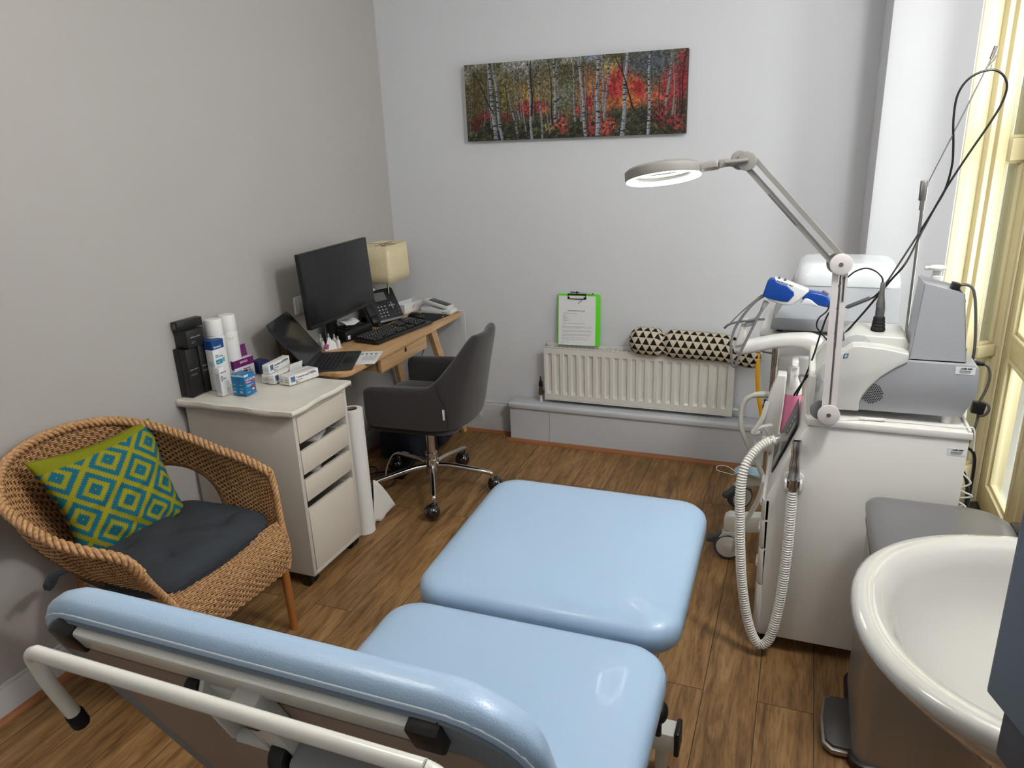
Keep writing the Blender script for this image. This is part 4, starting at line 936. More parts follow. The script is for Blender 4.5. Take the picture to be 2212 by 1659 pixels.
for i, (x, y, lb) in enumerate([(.095, 2.214, 'tall blue and white cream carton with white lettering beside the spray cans'), (.052, 2.222, 'blue topped cream carton behind the front blue and white one')]):
    carton('cream_carton', lb, 'carton', x, y, -4, .040 if i == 0 else .034, .060 if i == 0 else .05, .205, wht, group='blue and white cream cartons', panels=((0, .83, 1, 1, (16, 66, 128)), (.15, .53, .7, .62, (40, 140, 160)), (.6, .36, .66, .4, (30, 110, 160)), (.45, .39, .52, .43, (30, 110, 160)), (.75, .33, .81, .36, (30, 110, 160)), (.73, .55, .9, .64, (70, 170, 190))), end=((0, .83, 1, 1, (16, 66, 128)), (.2, .5, .8, .6, (190, 200, 205))), texts=bw)
    b = MB().bb((-.019, -.029, 0), (.019, .029, .0006)); o = bpy.data.objects[[n.name for n in COL.objects if n.name.startswith('cream_carton')][-1]]
    P('carton_top', MB().bb((-.0195 if i == 0 else -.0165, -.0295 if i == 0 else -.0245, .205), (.0195 if i == 0 else .0165, .0295 if i == 0 else .0245, .2056)), M('ink_16_66_128', (16, 66, 128)), o); b.bm.free()
carton('tube_carton', 'slim white carton with red lettering standing in front of the blue and white carton', 'carton', .160, 2.150, -3, .030, .028, .115, (222, 224, 226), texts=(('GEHWOL', .12, .80, .0062, (190, 40, 40)), ('med\nSalve\nfor cracked\nskin', .12, .68, .0055, (50, 60, 90))), end=((.15, .1, .85, .8, (190, 192, 196)),))
# purple display cartons with raised flaps
for i, (x, y, lb) in enumerate([(.083, 2.360, 'purple and white nail treatment carton with its flap open, right one'), (.046, 2.338, 'purple and white nail treatment carton with its flap open, left one')]):
    c = carton('nail_carton', lb, 'carton', x, y, -8, .034, .105, .086, (214, 208, 216), group='purple and white nail treatment cartons', panels=((0, .62, 1, 1, (98, 22, 92)), (.42, .10, .62, .42, (60, 30, 60)), (.70, .12, .86, .34, (150, 140, 150))), end=((0, .55, 1, 1, (98, 22, 92)),), texts=(('EMTRIX', .30, .80, .012, (235, 230, 236)), ('Fungal nail\nTreatment', .42, .46, .009, (50, 40, 60)), ('10 ml', .05, .2, .006, (90, 80, 96))))
    P('flap', MB().box((-.016, 0, .11), (.0008, .100, .052), 0, (0, R(-8), 0)), M('ink_98_22_92', (98, 22, 92)), c)
cap_t = (('LAMISIL', .08, .60, .0085, (220, 226, 236)), ('once', .1, .35, .0065, (220, 226, 236)))
for i, (x, y, lb) in enumerate([(.098, 2.452, 'small navy blue carton behind the white packets, left one'), (.108, 2.500, 'small navy blue carton behind the white packets, right one')]):
    if i: y = 2.435; x = .150
    carton('navy_carton', lb, 'carton', x, y, -10, .046, .050, .052, nvy, group='small navy blue cartons', panels=((.0, .05, .5, .25, (60, 100, 170)),), texts=cap_t)
exl = (('eXCILOR', .10, .70, .0125, (240, 240, 240)), ('Nail fungus', .15, .60, .005, (240, 240, 240)), ('Clinically proven\neasy to use', .15, .46, .0045, (220, 236, 244)), ('3.3 ml', .12, .12, .0055, (220, 236, 244)))
for i, (x, lb) in enumerate([(.2505, 'bright blue nail solution carton at the cloth edge, right one, its lettered face in view'), (.2165, 'bright blue nail solution carton at the cloth edge, left one')]):
    carton('blue_carton', lb, 'carton', x, 2.193, -4, .033, .056, .084, (16, 116, 170), group='bright blue nail solution cartons', panels=((.05, .575, .95, .66, (206, 32, 72)), (.58, .16, .86, .42, (150, 60, 52)), (.62, .20, .82, .26, (236, 240, 240)), (0, .9, .4, 1, (200, 215, 225))), end=((.05, .9, .95, .985, (190, 205, 220)), (.1, .5, .6, .52, (150, 200, 225)), (.1, .3, .7, .32, (150, 200, 225)), (.1, .1, .5, .2, (150, 200, 225))), texts=exl)
ter = (('Terbinafine hydrochloride', .24, .62, .0098, (70, 80, 96)), ('1% cream', .28, .36, .006, (60, 66, 80)), ('15 g', .28, .14, .006, (60, 66, 80)), ('morningside', .68, .80, .006, (90, 96, 110)))
tp = ((.05, .30, .20, .92, (74, 104, 140)), (.05, .30, .10, .6, (120, 150, 180)), (.22, .36, .25, .46, (40, 46, 56)), (.22, .12, .27, .24, (40, 46, 56)), (.64, .80, .665, .9, (40, 46, 56)))
te = ((.15, .55, .85, .62, (150, 152, 158)), (.15, .3, .85, .42, (170, 172, 178)))
for i, (x, y, z, rz, lb) in enumerate([(.262, 2.392, 0, 2, 'white ointment carton with blue triangle, lower right of the stack of three'), (.228, 2.398, 0, 2, 'white ointment carton, lower left of the stack of three, mostly hidden'), (.232, 2.400, .0385, 5, 'white ointment carton lying on top of the stack of three'),
    (.360, 2.392, 0, -14, 'white ointment carton nearest the cloth corner, right one of the front pair'), (.327, 2.398, 0, -12, 'white ointment carton with orange stripe, left one of the front pair')]):
    carton('ointment_carton', lb, 'carton', x, y, rz, .032, .152, .037, (228, 227, 224), z0=TZ+z, group='white ointment cartons', panels=tp if i != 4 else tp+((.3, .9, .95, 1, (196, 90, 60)),), end=te, texts=ter)
one('blank_flap', MB().box((.286, 2.455, TZ+.028), (.001, .07, .055), 0, (0, R(14), R(-10))), paper, 'loose white carton flap leaning behind the front ointment packets', 'flap')
# ================================================================ BACK WALL: RADIATOR, CLIPBOARD, BOLSTER, CANVAS
rad = thing('radiator', 'white corrugated panel radiator on the back wall above the boxing', 'radiator', (1.46, 3.79, .25))
rm = M('radiator_enamel', (222, 220, 214), .3, var=.015, coat=.3)
rx0, rx1, rz0, rz1, ry = .946, 1.980, .268, .578, 3.765
b = MB()
nf = 21; x = rx0+.012; pts = [(rx0, 0)]
step_ = (rx1-rx0-.03)/nf
prof = [(rx0, 0), (rx0+.013, 0)]
for i in range(nf):
    a = rx0+.015+i*step_; prof += [(a+step_*.02, 0), (a+step_*.12, .010), (a+step_*.52, .010), (a+step_*.64, 0), (a+step_*.98, 0)]
prof += [(rx1-.012, 0), (rx1, 0)]
levels = [(rz0, 0), (rz0+.008, 0), (rz0+.036, 0), (rz0+.048, .85), (rz0+.056, 1), (rz1-.056, 1), (rz1-.048, .85), (rz1-.036, 0), (rz1-.006, 0), (rz1, 0)]
V = [[b._v((px_, ry+.002+dy*k+(.004 if j in (0, len(levels)-1) else 0), z)) for px_, dy in prof] for j, (z, k) in enumerate(levels)]
for j in range(len(V)-1):
    for i in range(len(prof)-1): b._f([V[j][i], V[j][i+1], V[j+1][i+1], V[j+1][i]])
P('front_panel', b, rm, rad, angle=25)
P('back_panel', MB().bb((rx0+.01, 3.828, rz0), (rx1-.01, 3.834, rz1), .002).bb((rx0+.01, ry+.006, rz0+.01), (rx0+.02, 3.83, rz1-.01)).bb((rx1-.02, ry+.006, rz0+.01), (rx1-.01, 3.83, rz1-.01)).bb((rx0+.02, ry+.016, rz0+.01), (rx1-.02, 3.828, rz0+.03)), rm, rad)
b = MB(); 
for i in range(40): b.bb((rx0+.03+i*.0248, ry+.018, rz1-.012), (rx0+.045+i*.0248, 3.826, rz1-.008))
b.bb((rx0, ry, rz1-.002), (rx1, ry+.012, rz1+.002), .001).bb((rx0, 3.826, rz1-.012), (rx1, 3.838, rz1+.012), .001).bb((rx0, ry+.002, rz0-.002), (rx1, ry+.012, rz0+.002), .001)
P('top_grille', b, rm, rad)
brass = M('aged_brass', (120, 104, 84), .35, .8)
P('valve', MB().cyl((.915, 3.79, .31), (.915, 3.79, .345), .010, n=18).cyl((.915, 3.79, .30), (.95, 3.79, .30), .008, n=14).lathe([(.013, .285), (.014, .30), (.013, .315)], (.915, 3.79, 0), 18), brass, rad)
P('valve_cap', MB().lathe([(.011, .335), (.012, .345), (.010, .365), (.005, .372), (.003, .395), (.0, .396)], (.915, 3.79, 0), 18), black_pl, rad)
P('pipe', MB().cyl((.915, 3.79, .245), (.915, 3.79, .29), .009, n=18), white_pl, rad)
P('valve', MB().cyl((1.98, 3.79, .30), (2.02, 3.79, .30), .009, n=14).lathe([(.010, .285), (.016, .288), (.016, .32), (.010, .323)], (2.025, 3.79, 0), 8).cyl((2.025, 3.79, .24), (2.025, 3.79, .29), .008, n=14), M('valve_white', (214, 212, 206), .35), rad)
# clipboard leaning on the wall
cb_ = thing('clipboard', 'lime green clipboard with a printed form leaning on the wall above the radiator', 'clipboard', (1.14, 3.82, .585))
CF = frame((1.020, 3.803, .592), (.235, 0, -.003), (.028, .037, .305)); CF = frame((1.020, 3.803, .592), (.235, 0, 0.0), (.0, .036, .305))
sh = Matrix.Identity(4)
cw, chh = .242, .285
def CB(): b = MB(); b.M = frame((1.017, 3.800, .588), (1, 0, .01), (.062, .115, 1)) @ Matrix(); return b
lime_m = M('lime_plastic', (92, 214, 20), .35)
P('board', CB().prism(rrect(cw, chh, .012, 5, cw/2, chh/2), -.003, 0, 'xy', .001), lime_m, cb_)
pp = P('form_sheet', CB().bb((.006, .002, .0002), (.006+.210, .002+.272, .0009)), paper, cb_)
b = CB(); rr = random.Random(11)
def line(x, y, w, h=.0012): b.bb((x, y, .0009), (x+w, y+h, .0011))
for k, (x, y, w) in enumerate([(.03, .178, .03), (.05, .176, .06), (.03, .168, .018), (.03, .163, .012), (.03, .158, .03), (.03, .153, .012), (.03, .149, .032), (.03, .144, .016), (.03, .139, .04), (.03, .134, .028), (.03, .126, .014), (.03, .121, .13), (.03, .114, .016)]):
    line(x, y, w)
for y, w in ((.105, .17), (.100, .168), (.095, .11), (.083, .165), (.078, .17), (.073, .04), (.062, .165), (.057, .162), (.052, .07), (.043, .12), (.034, .15), (.025, .012), (.017, .015), (.009, .008)): line(.026, y, w)
b.tube([(.045, .024, .0012), (.05, .028, .0012), (.055, .022, .0012), (.06, .028, .0012), (.068, .023, .0012), (.08, .028, .0012), (.09, .024, .0012)], .0004, 4)
b.tube([(.05, .016, .0012), (.056, .020, .0012), (.062, .014, .0012), (.07, .018, .0012)], .0004, 4)
P('form_print', b, M('soft_ink', (120, 122, 130), .6), pp)
b = CB(); M0 = b.M.copy()
text_into(b, 'CONSENT FORM FOR NAIL SURGERY', .0062, Matrix.Translation((.055, .190, .0012)), bold=.0001)
P('form_title', b, ink, pp)
b = CB()
for (fx, fy, s, a) in ((.122, .238, 1, -.25), (.134, .246, 1, -.35)):
    b.prism([(fx+s*(.0035*math.cos(t)-.010*math.sin(t)*math.sin(a)), fy+.0085*math.sin(t)*math.cos(a)) for t in [2*PI*i/16 for i in range(16)]], .001, .0012, 'xy')
    for k in range(5): b.prism([(fx-.004+k*.0018+.0028+.0008*math.cos(t), fy+.0112-abs(k-1)*.0007+.0008*math.sin(t)) for t in [2*PI*i/8 for i in range(8)]], .001, .0012, 'xy')
P('footprint_mark', b, M('pale_ink', (150, 156, 170), .6), pp)
b = CB(); b.tube([(.062, .286, .003), (.062, .262, .004), (.075, .258, .004), (.150, .258, .004), (.160, .262, .004), (.160, .286, .003)], .0022, 8, res=3).bb((.060, .280, .0), (.162, .287, .007), .001)
b.bb((.058, .258, .001), (.070, .268, .007), .001).bb((.150, .258, .001), (.164, .268, .007), .001).cyl((.111, .285, .006), (.111, .300, .006), .004, n=12)
P('clip', b, M('gunmetal', (52, 52, 54), .3, .8), cb_)
b = CB(); b.cyl((.075, .294, .010), (.130, .293, .010), .0028, n=12); pen = P('pen', b, black_pl, None)
b = CB(); pts_ = None
pen_o = pen; bpy.data.objects.remove(pen_o)
pn = thing('ballpoint_pen', 'clear and black ballpoint pen held by the clip of the green clipboard', 'pen', (1.14, 3.83, .88))
P('pen_tip', CB().cyl((.075, .2955, .011), (.128, .2935, .011), .0026, n=12), black_pl, pn)
P('barrel', CB().cyl((.128, .2935, .011), (.200, .289, .011), .003, n=12), M('clear_plastic', (214, 216, 216), .1, alpha=.6), pn)
P('end_plug', CB().cyl((.200, .289, .011), (.206, .2887, .011), .0034, n=12), black_pl, pn)
# bolster with triangle print: two plump lobes
bol = MB(); NU, NV = 520, 190; X0, X1b = 1.432, 2.105
def bolf(u, v):
    x = X0+(X1b-X0)*u; e = min(u/.10, 1); e2 = min((1-u)/.09, 1); r = .0690*(1-(1-e)**2.6)**.5*(1-(1-e2)**2.4)**.5
    neck = math.exp(-((u-.275)/.032)**2); r *= 1-.30*neck; r *= 1+.05*math.sin(3.3*u+.6)
    t = 2*PI*v; cz = .648-.018*u-.006*neck-.030*max(0, u-.72)/.28; cy = 3.768
    cr = 1-.05*math.cos(2*t)+.030*neck*math.sin(7*t+1)+.012*math.sin(4*t+22*u)*math.exp(-((u-.28)/.14)**2)+.006*math.sin(3*t+14*u)
    return (x+.004*math.sin(2*t+9*u)*neck, cy-r*.95*math.cos(t)*cr*1.02, cz+r*math.sin(t)*cr)
V = bol.grid(bolf, NU, NV, cv=True)
bol._f([V[0][j] for j in range(NV)]); bol._f([V[-1][j] for j in range(NV)][::-1])
lay = bol.bm.loops.layers.color.new('Col'); kb_, kw_ = s2l((28, 27, 27)), s2l((230, 224, 212)); line_ = s2l((205, 200, 190))
def tri(u, v):
    # rows run along the bolster, black triangles pointing up between white ones
    row = v*12; f = row % 1; k = int(row); x = (u*(X1b-X0)/.040+(k % 2)*.5) % 1
    if f < .05 or f > .96: return kw_
    return kb_ if abs(x-.5) < .5*(1-f)*.93 else kw_
for i in range(NU):
    for j in range(NV):
        c = tri(i/(NU-1), (-(j/NV)+.0) % 1 if 0 else (j/NV))
        for l in V[i][j].link_loops: l[lay] = (*c, 1)
bl_ = one('bolster', bol, M('printed_cotton', rough=.85, vcol=True, bump=.2, bs=300), 'black and white triangle print bolster lying along the top of the radiator', 'bolster', angle=80)
one('yellow_strap', MB().tube([(2.088, 3.735, .66), (2.089, 3.725, .60), (2.093, 3.72, .52), (2.104, 3.72, .42), (2.120, 3.72, .345), (2.130, 3.722, .285)], .0022, 8, ry=.010, up=(1, 0, 0)), M('yellow_webbing', (240, 172, 8), .6), 'yellow webbing strap hanging down at the right end of the radiator', 'strap')
# canvas: autumn birch wood, painted from shapes into the vertex colours of the picture face
cv = thing('canvas_picture', 'long canvas print of a birch wood with red and gold autumn leaves', 'picture', (1.10, 3.84, 1.69))
ax0, ax1, az0, az1, ayf = .530, 1.682, 1.684, 2.062, 3.812
def canvas_img(w, h):
    rs = np.random.RandomState(4); yy, xx = np.mgrid[0:h, 0:w]; X = xx/w; Y = 1-yy/h
    def vn(fx, fy, sd):
        r_ = np.random.RandomState(sd); g = r_.rand(int(fy)+3, int(fx)+3); u = X*fx; v = Y*fy; i = u.astype(int); j = v.astype(int); a = u-i; c = v-j; a = a*a*(3-2*a); c = c*c*(3-2*c)
        return (g[j, i]*(1-a)+g[j, i+1]*a)*(1-c)+(g[j+1, i]*(1-a)+g[j+1, i+1]*a)*c
    def mixc(img, col, m): m = np.clip(m, 0, 1)[..., None]; return img*(1-m)+np.array(col, float)*m
    img = np.zeros((h, w, 3))+np.array([104, 98, 62.])
    img = mixc(img, (128, 112, 58), vn(7, 3, 1)); img = mixc(img, (92, 92, 70), vn(16, 6, 2)*.8)
    img = mixc(img, (176, 176, 166), (vn(14, 5, 3)-.45)*3*(Y > .72)*np.clip((Y-.7)*4, 0, 1)*(X < .55))
    img = mixc(img, (150, 170, 200), (vn(12, 5, 5)-.35)*3*np.clip((Y-.78)*6, 0, 1)*np.exp(-((X-.66)/.12)**2))
    img = mixc(img, (86, 100, 122), .85*np.exp(-(((X-.86)/.12)**2+((Y-.88)/.2)**2)))
    for cx, cy, sx, sy, c in [(.30, .55, .06, .16, (190, 150, 60)), (.06, .5, .06, .28, (104, 92, 44)), (.40, .62, .06, .16, (150, 132, 78)), (.48, .52, .05, .2, (128, 130, 104)), (.22, .6, .05, .2, (140, 124, 60)), (.68, .78, .05, .14, (196, 176, 96)),
        (.585, .55, .05, .26, (206, 116, 60)), (.70, .60, .055, .22, (206, 42, 44)), (.73, .68, .04, .14, (214, 56, 44)), (.665, .4, .03, .12, (214, 120, 50)), (.77, .50, .05, .22, (232, 112, 52)), (.80, .55, .03, .16, (212, 44, 40)), (.755, .42, .05, .1, (240, 132, 50)), (.87, .40, .05, .18, (214, 96, 60)), (.945, .58, .05, .22, (208, 46, 48)), (.98, .66, .03, .3, (176, 36, 46)),
        (.29, .40, .045, .10, (176, 52, 48)), (.36, .42, .03, .08, (190, 50, 52)), (.58, .42, .02, .09, (170, 26, 44)), (.05, .26, .04, .08, (130, 34, 30)), (.10, .33, .03, .07, (160, 44, 50)), (.39, .36, .03, .05, (220, 110, 60)), (.20, .30, .03, .06, (150, 50, 44)), (.53, .34, .02, .06, (200, 60, 50))]:
        m = np.exp(-(((X-cx)/sx)**2+((Y-cy)/sy)**2))*1.5*(.35+1.1*vn(60, 22, int(cx*977)+3)); img = mixc(img, c, m-.15)
    gm = np.clip((.30+.04*vn(20, 2, 9)+.14*np.clip((X-.6)*3, 0, 1)*1.0-Y)*7, 0, 1); img = mixc(img, (58, 60, 42), gm*.9)
    img = mixc(img, (110, 112, 66), gm*(vn(90, 34, 21) > .62)*.6); img = mixc(img, (34, 34, 28), gm*(vn(70, 30, 22) > .60)*.7)
    for cx, cy, sx, sy, c in [(.45, .22, .035, .09, (210, 92, 74)), (.47, .10, .02, .04, (196, 62, 58)), (.63, .18, .05, .14, (206, 74, 66)), (.67, .12, .03, .1, (214, 80, 62)), (.92, .26, .05, .14, (184, 40, 48)), (.97, .14, .03, .1, (160, 54, 52)), (.39, .14, .03, .07, (160, 146, 66)), (.59, .08, .03, .06, (170, 60, 56)), (.04, .2, .025, .06, (120, 36, 30))]:
        m = np.exp(-(((X-cx)/sx)**2+((Y-cy)/sy)**2))*2.2*(vn(130, 46, int(cx*911)+int(cy*77)) > .45); img = mixc(img, c, m-.2)
    img = img*(.66+.68*vn(150, 52, 31)[..., None]); img = img*(.74+.52*vn(300, 100, 32)[..., None])
    def trunk(x0, y0, x1, y1, wd, base=(196, 200, 212), dark=False, wob=.002):
        t = np.clip((Y-y0)/(y1-y0), 0, 1); cxx = x0+(x1-x0)*t+wob*np.sin(9*Y+x0*50); on = (Y >= min(y0, y1)) & (Y <= max(y0, y1)); ww = wd*(1.12-.5*t)
        d = (X-cxx)/ww; m = on & (np.abs(d) < 1); sh_ = .72+.35*np.clip(.5-d*.5, 0, 1)
        c = np.array(base, float)[None, None]*sh_[..., None]
        bark = (vn(30, 96, int(x0*1000)) > .72) | ((vn(200, 130, int(x0*1000)+1) > .78)); c = np.where(bark[..., None], np.array([44, 44, 52.]), c)
        if dark: c = np.zeros_like(c)+np.array(base, float)
        img[m] = c[m]
    for k in range(46):
        x = rs.rand(); hgt = .5+.5*rs.rand(); trunk(x, .12+.14*rs.rand(), x+rs.uniform(-.012, .012), hgt, .0013+.0012*rs.rand(), (150, 146, 138) if rs.rand() > .35 else (70, 62, 52), rs.rand() < .3)
    for k in range(150):     # bare twigs
        x = rs.rand(); y = .55+.45*rs.rand(); a = rs.uniform(-1, 1); L_ = .05+.09*rs.rand(); n_ = 60
        for q in range(n_):
            px_ = x+a*.03*q/n_+.0*q; py = y+L_*q/n_; i_, j_ = int(px_*w), int((1-py)*h)
            if 0 <= i_ < w and 0 <= j_ < h: img[j_, i_] = img[j_, i_]*.35+np.array([50, 44, 38.])*.65
    for a in [(.142, 0, .117, 1, .0095), (.172, 0, .140, 1, .0062), (.250, .02, .200, .80, .0048), (.262, .22, .228, 1, .0034), (.318, 0, .305, 1, .0058), (.368, 0, .352, .97, .0046), (.430, .2, .428, 1, .0058), (.445, .25, .440, 1, .0036), (.520, .2, .512, 1, .0042), (.552, .2, .535, .95, .003), (.568, 0, .540, 1, .0062), (.622, .02, .622, .96, .0095), (.652, .2, .640, 1, .005), (.655, .3, .672, 1, .0045), (.732, 0, .748, 1, .0088), (.845, 0, .842, .96, .0062), (.915, .35, .938, 1, .0048), (.29, .1, .262, 1, .0028), (.398, .05, .38, .8, .002)]: trunk(*a, base=(190, 196, 210) if a[4] > .0055 else (170, 172, 178))
    for a in [(.138, .35, .052, .85, .0030), (.418, .18, .405, 1, .0026), (.318, .3, .322, .98, .0042), (.785, .30, .70, .97, .0034), (.975, .2, .990, 1, .003), (.735, .72, .715, 1, .0022)]: trunk(*a, base=(40, 34, 32), dark=True, wob=.004)
    return np.clip(img, 0, 255)
CW, CH = 900, 300
img = canvas_img(CW, CH)/255.; gmean = img.mean(-1, keepdims=True); img = gmean+(img-gmean)*.80; lin = np.where(img <= .04045, img/12.92, ((img+.055)/1.055)**2.4)*.62
me = bpy.data.meshes.new('picture_face')
gx = np.linspace(ax0, ax1, CW); gz = np.linspace(az1, az0, CH); XX, ZZ = np.meshgrid(gx, gz)
co = np.stack([XX-1.10, np.full_like(XX, ayf-.0006-3.84), ZZ-1.69], -1).reshape(-1, 3)
idx = np.arange(CW*CH).reshape(CH, CW); fc = np.stack([idx[1:, :-1], idx[1:, 1:], idx[:-1, 1:], idx[:-1, :-1]], -1).reshape(-1, 4)
me.vertices.add(len(co)); me.vertices.foreach_set('co', co.ravel()); me.loops.add(fc.size); me.loops.foreach_set('vertex_index', fc.ravel()); me.polygons.add(len(fc)); me.polygons.foreach_set('loop_start', np.arange(len(fc))*4); me.polygons.foreach_set('loop_total', np.full(len(fc), 4)); me.update(calc_edges=True)
at = me.color_attributes.new('Col', 'FLOAT_COLOR', 'POINT'); at.data.foreach_set('color', np.concatenate([lin.reshape(-1, 3), np.ones((CW*CH, 1))], 1).ravel())
me.materials.append(M('canvas_print', rough=.75, vcol=True, bump=.1, bs=900)); pf = bpy.data.objects.new('picture_face', me); COL.objects.link(pf); pf.parent = cv
P('stretched_canvas', MB().bb((ax0, ayf, az0), (ax1, YB-.001, az1), .002), M('canvas_edge', (62, 54, 50), .8, var=.5, vs=40), cv)
# ================================================================ WHITE ROLLING CABINET WITH THE DEVICE ON IT
cabm = M('cabinet_white', (226, 224, 218), .32, var=.012, coat=.15)
cabi = M('cabinet_front', (214, 212, 206), .35, var=.012)
cab = thing('equipment_cabinet', 'white podiatry cabinet on castors with sloping control panel and hanging suction hose', 'cabinet', (2.47, 2.44, 0))
cy0, cy1 = 2.26, 2.64
side = [(2.222, .060), (2.742, .060), (2.742, .836), (2.326, .836), (2.310, .825), (2.214, .585), (2.208, .555), (2.210, .50)]
P('body', MB().prism(side, cy0, cy1, 'xz', .004), cabm, cab)
# rounded drawer fronts
zs = [(.064, .25), (.255, .385), (.39, .49), (.495, .565)]
for i, (a, c) in enumerate(zs):
    b = MB(); b.prism([(2.20, cy0+.016), (2.205, cy0+.006), (2.214, cy0), (2.2225, cy0), (2.2225, cy1), (2.214, cy1), (2.205, cy1-.006), (2.20, cy1-.016)], a, c, 'xy', .001)
    d = P('drawer', b, cabi, cab)
    P('drawer_catch', MB().bb((2.190, 2.42, c-.028), (2.202, 2.48, c-.012), .003), white_pl, d)
# worktop with raised lip
tray = [(2.312, cy0-.006), (2.748, cy0-.006), (2.748, cy1+.006), (2.312, cy1+.006), (2.304, cy1-.03), (2.300, cy1-.12), (2.300, cy0+.12), (2.304, cy0+.03)]
P('worktop', MB().prism(tray, .836, .858, 'xy', .004), cabm, cab)
lip = MB()
pts = [(2.30+.0, cy0+.002), (2.74, cy0+.002), (2.74, cy1-.002), (2.30, cy1-.002)]
lip.bb((2.302, cy1-.006, .856), (2.742, cy1+.002, .868), .003).bb((2.735, cy0, .856), (2.744, cy1, .866), .003).bb((2.306, cy0+.03, .856), (2.326, cy1, .985), .006, 3)
P('worktop_lip', lip, cabm, cab)
# the sloping panel
sl = frame((2.2145, cy0, .590), (0, 1, 0), (.0860, 0, .2400))
def SLP(): b = MB(); b.M = sl @ Matrix(((1, 0, 0, 0), (0, 1, 0, 0), (0, 0, -1, 0), (0, 0, 0, 1))); return b
P('control_panel', SLP().bb((.12, .02, 0), (.36, .215, .003), .001), M('panel_charcoal', (52, 55, 60), .35), cab)
b = SLP(); b.bb((.14, .03, .003), (.20, .09, .0036)).bb((.20, .075, .003), (.30, .095, .0036)).bb((.14, .13, .003), (.17, .20, .0036)); P('panel_graphics', b, M('panel_grey', (150, 152, 154), .4), cab)
b = SLP()
for i in range(5): b.bb((.22, .12+i*.018, .003), (.226, .128+i*.018, .0036))
P('panel_buttons', b, white_ink, cab)
for i, (x, y) in enumerate([(2.252, 2.286), (2.252, 2.60), (2.70, 2.30), (2.70, 2.60)]):
    b = MB().cyl((x-.016, y-.022, .026), (x-.016, y-.008, .026), .026, n=28, bev=.004).cyl((x-.016, y+.008, .026), (x-.016, y+.022, .026), .026, n=28, bev=.004).cyl((x-.016, y-.02, .026), (x-.016, y+.02, .026), .008, n=14)
    c = P('castor', b, rubber, cab)
    P('castor_fork', MB().bb((x-.03, y-.007, .024), (x+.006, y+.007, .054), .005), M('fork_grey', (190, 188, 184), .4), c)
# asset sticker
b = MB().bb((2.690, cy0-.0006, .785), (2.738, cy0, .807)); st = P('asset_sticker', b, M('sticker_white', (232, 233, 235), .4), cab)
def sticker_text(parent, x0, z1, y, s=1):
    b = MB(); m = lambda dx, dz: frame((x0+dx*s, y-.0005, z1-dz*s), (1, 0, 0), (0, 0, 1))
    text_into(b, 'LASER MED', .0058*s, m(.012, .007), bold=.0002); text_into(b, 'Medical Equipment Ltd\nService 0845 0170 000\nTest date  Retest due', .0030*s, m(.010, .012))
    P('lettering', b, ink, parent)
sticker_text(st, 2.690, .807, cy0-.0006)
# suction hose: ribbed tube from the panel, down to the floor and up to its holder
hp = [(2.222, 2.32, .752), (2.19, 2.30, .742), (2.160, 2.27, .715), (2.140, 2.24, .675), (2.134, 2.225, .598), (2.142, 2.22, .448), (2.158, 2.22, .277), (2.182, 2.22, .145), (2.208, 2.22, .070), (2.236, 2.22, .046), (2.262, 2.22, .095), (2.280, 2.225, .230), (2.288, 2.23, .406), (2.288, 2.232, .560), (2.288, 2.232, .628)]
SP = spline(hp, 60); Ls = [0]
for i in range(1, len(SP)): Ls.append(Ls[-1]+(SP[i]-SP[i-1]).length)
LT = Ls[-1]; pitch = .0088; nq = int(LT/pitch)*6; q = []; j = 0
for i in range(nq+1):
    s = LT*i/nq
    while j < len(Ls)-2 and Ls[j+1] < s: j += 1
    q.append(SP[j].lerp(SP[j+1], (s-Ls[j])/max(1e-9, Ls[j+1]-Ls[j])))
b = MB(); b.tube(q, .016, 20, res=1, rf=lambda t: .0128+.0030*max(0, math.cos(t*nq/6*2*PI)+.25))
hose = P('suction_hose', b, M('hose_white', (222, 221, 214), .3, var=.01), cab, angle=80)
P('hose_coupling', MB().cyl((2.205, 2.31, .748), (2.255, 2.345, .756), .0135, n=24, bev=.002), steel, cab)
P('suction_handpiece', MB().lathe([(.0165, .0), (.0165, .030), (.0185, .032), (.0185, .040), (.0162, .043), (.0165, .075), (.0145, .095), (.0125, .115), (.0142, .128), (.0145, .160), (.0135, .165), (.0105, .163), (.0105, .15)], (2.288, 2.232, .628), 32), M('polished_steel', (196, 190, 184), .24, 1), cab, angle=50)
P('hose_holder', MB().prism(rrect(.062, .072, .02, 5, 2.288, .642), cy0-.014, cy0+.001, 'xz', .004).bb((2.262, 2.215, .632), (2.270, 2.25, .66), .003).bb((2.306, 2.215, .632), (2.314, 2.25, .66), .003), white_pl, cab)
# white charger cable lying along the worktop
wc_ = thing('charger_cable', 'white charger cable with inline switch lying along the cabinet worktop', 'cable', (2.55, 2.28, .858))
P('cord', MB().tube([(2.40, 2.262, .8605), (2.47, 2.285, .8605), (2.60, 2.29, .8605), (2.70, 2.285, .8605), (2.735, 2.28, .866), (2.752, 2.275, .862), (2.758, 2.27, .80)], .0022, 8), white_pl, wc_)
b = MB().cyl((2.455, 2.281, .864), (2.525, 2.287, .864), .0048, n=14, bev=.002)
for i in range(4): b.cyl((2.456+i*.0045, 2.2812, .864), (2.4585+i*.0045, 2.2814, .864), .0058, n=12).cyl((2.508+i*.0045, 2.2858, .864), (2.5105+i*.0045, 2.286, .864), .0058, n=12)
P('inline_switch', b, white_pl, wc_)

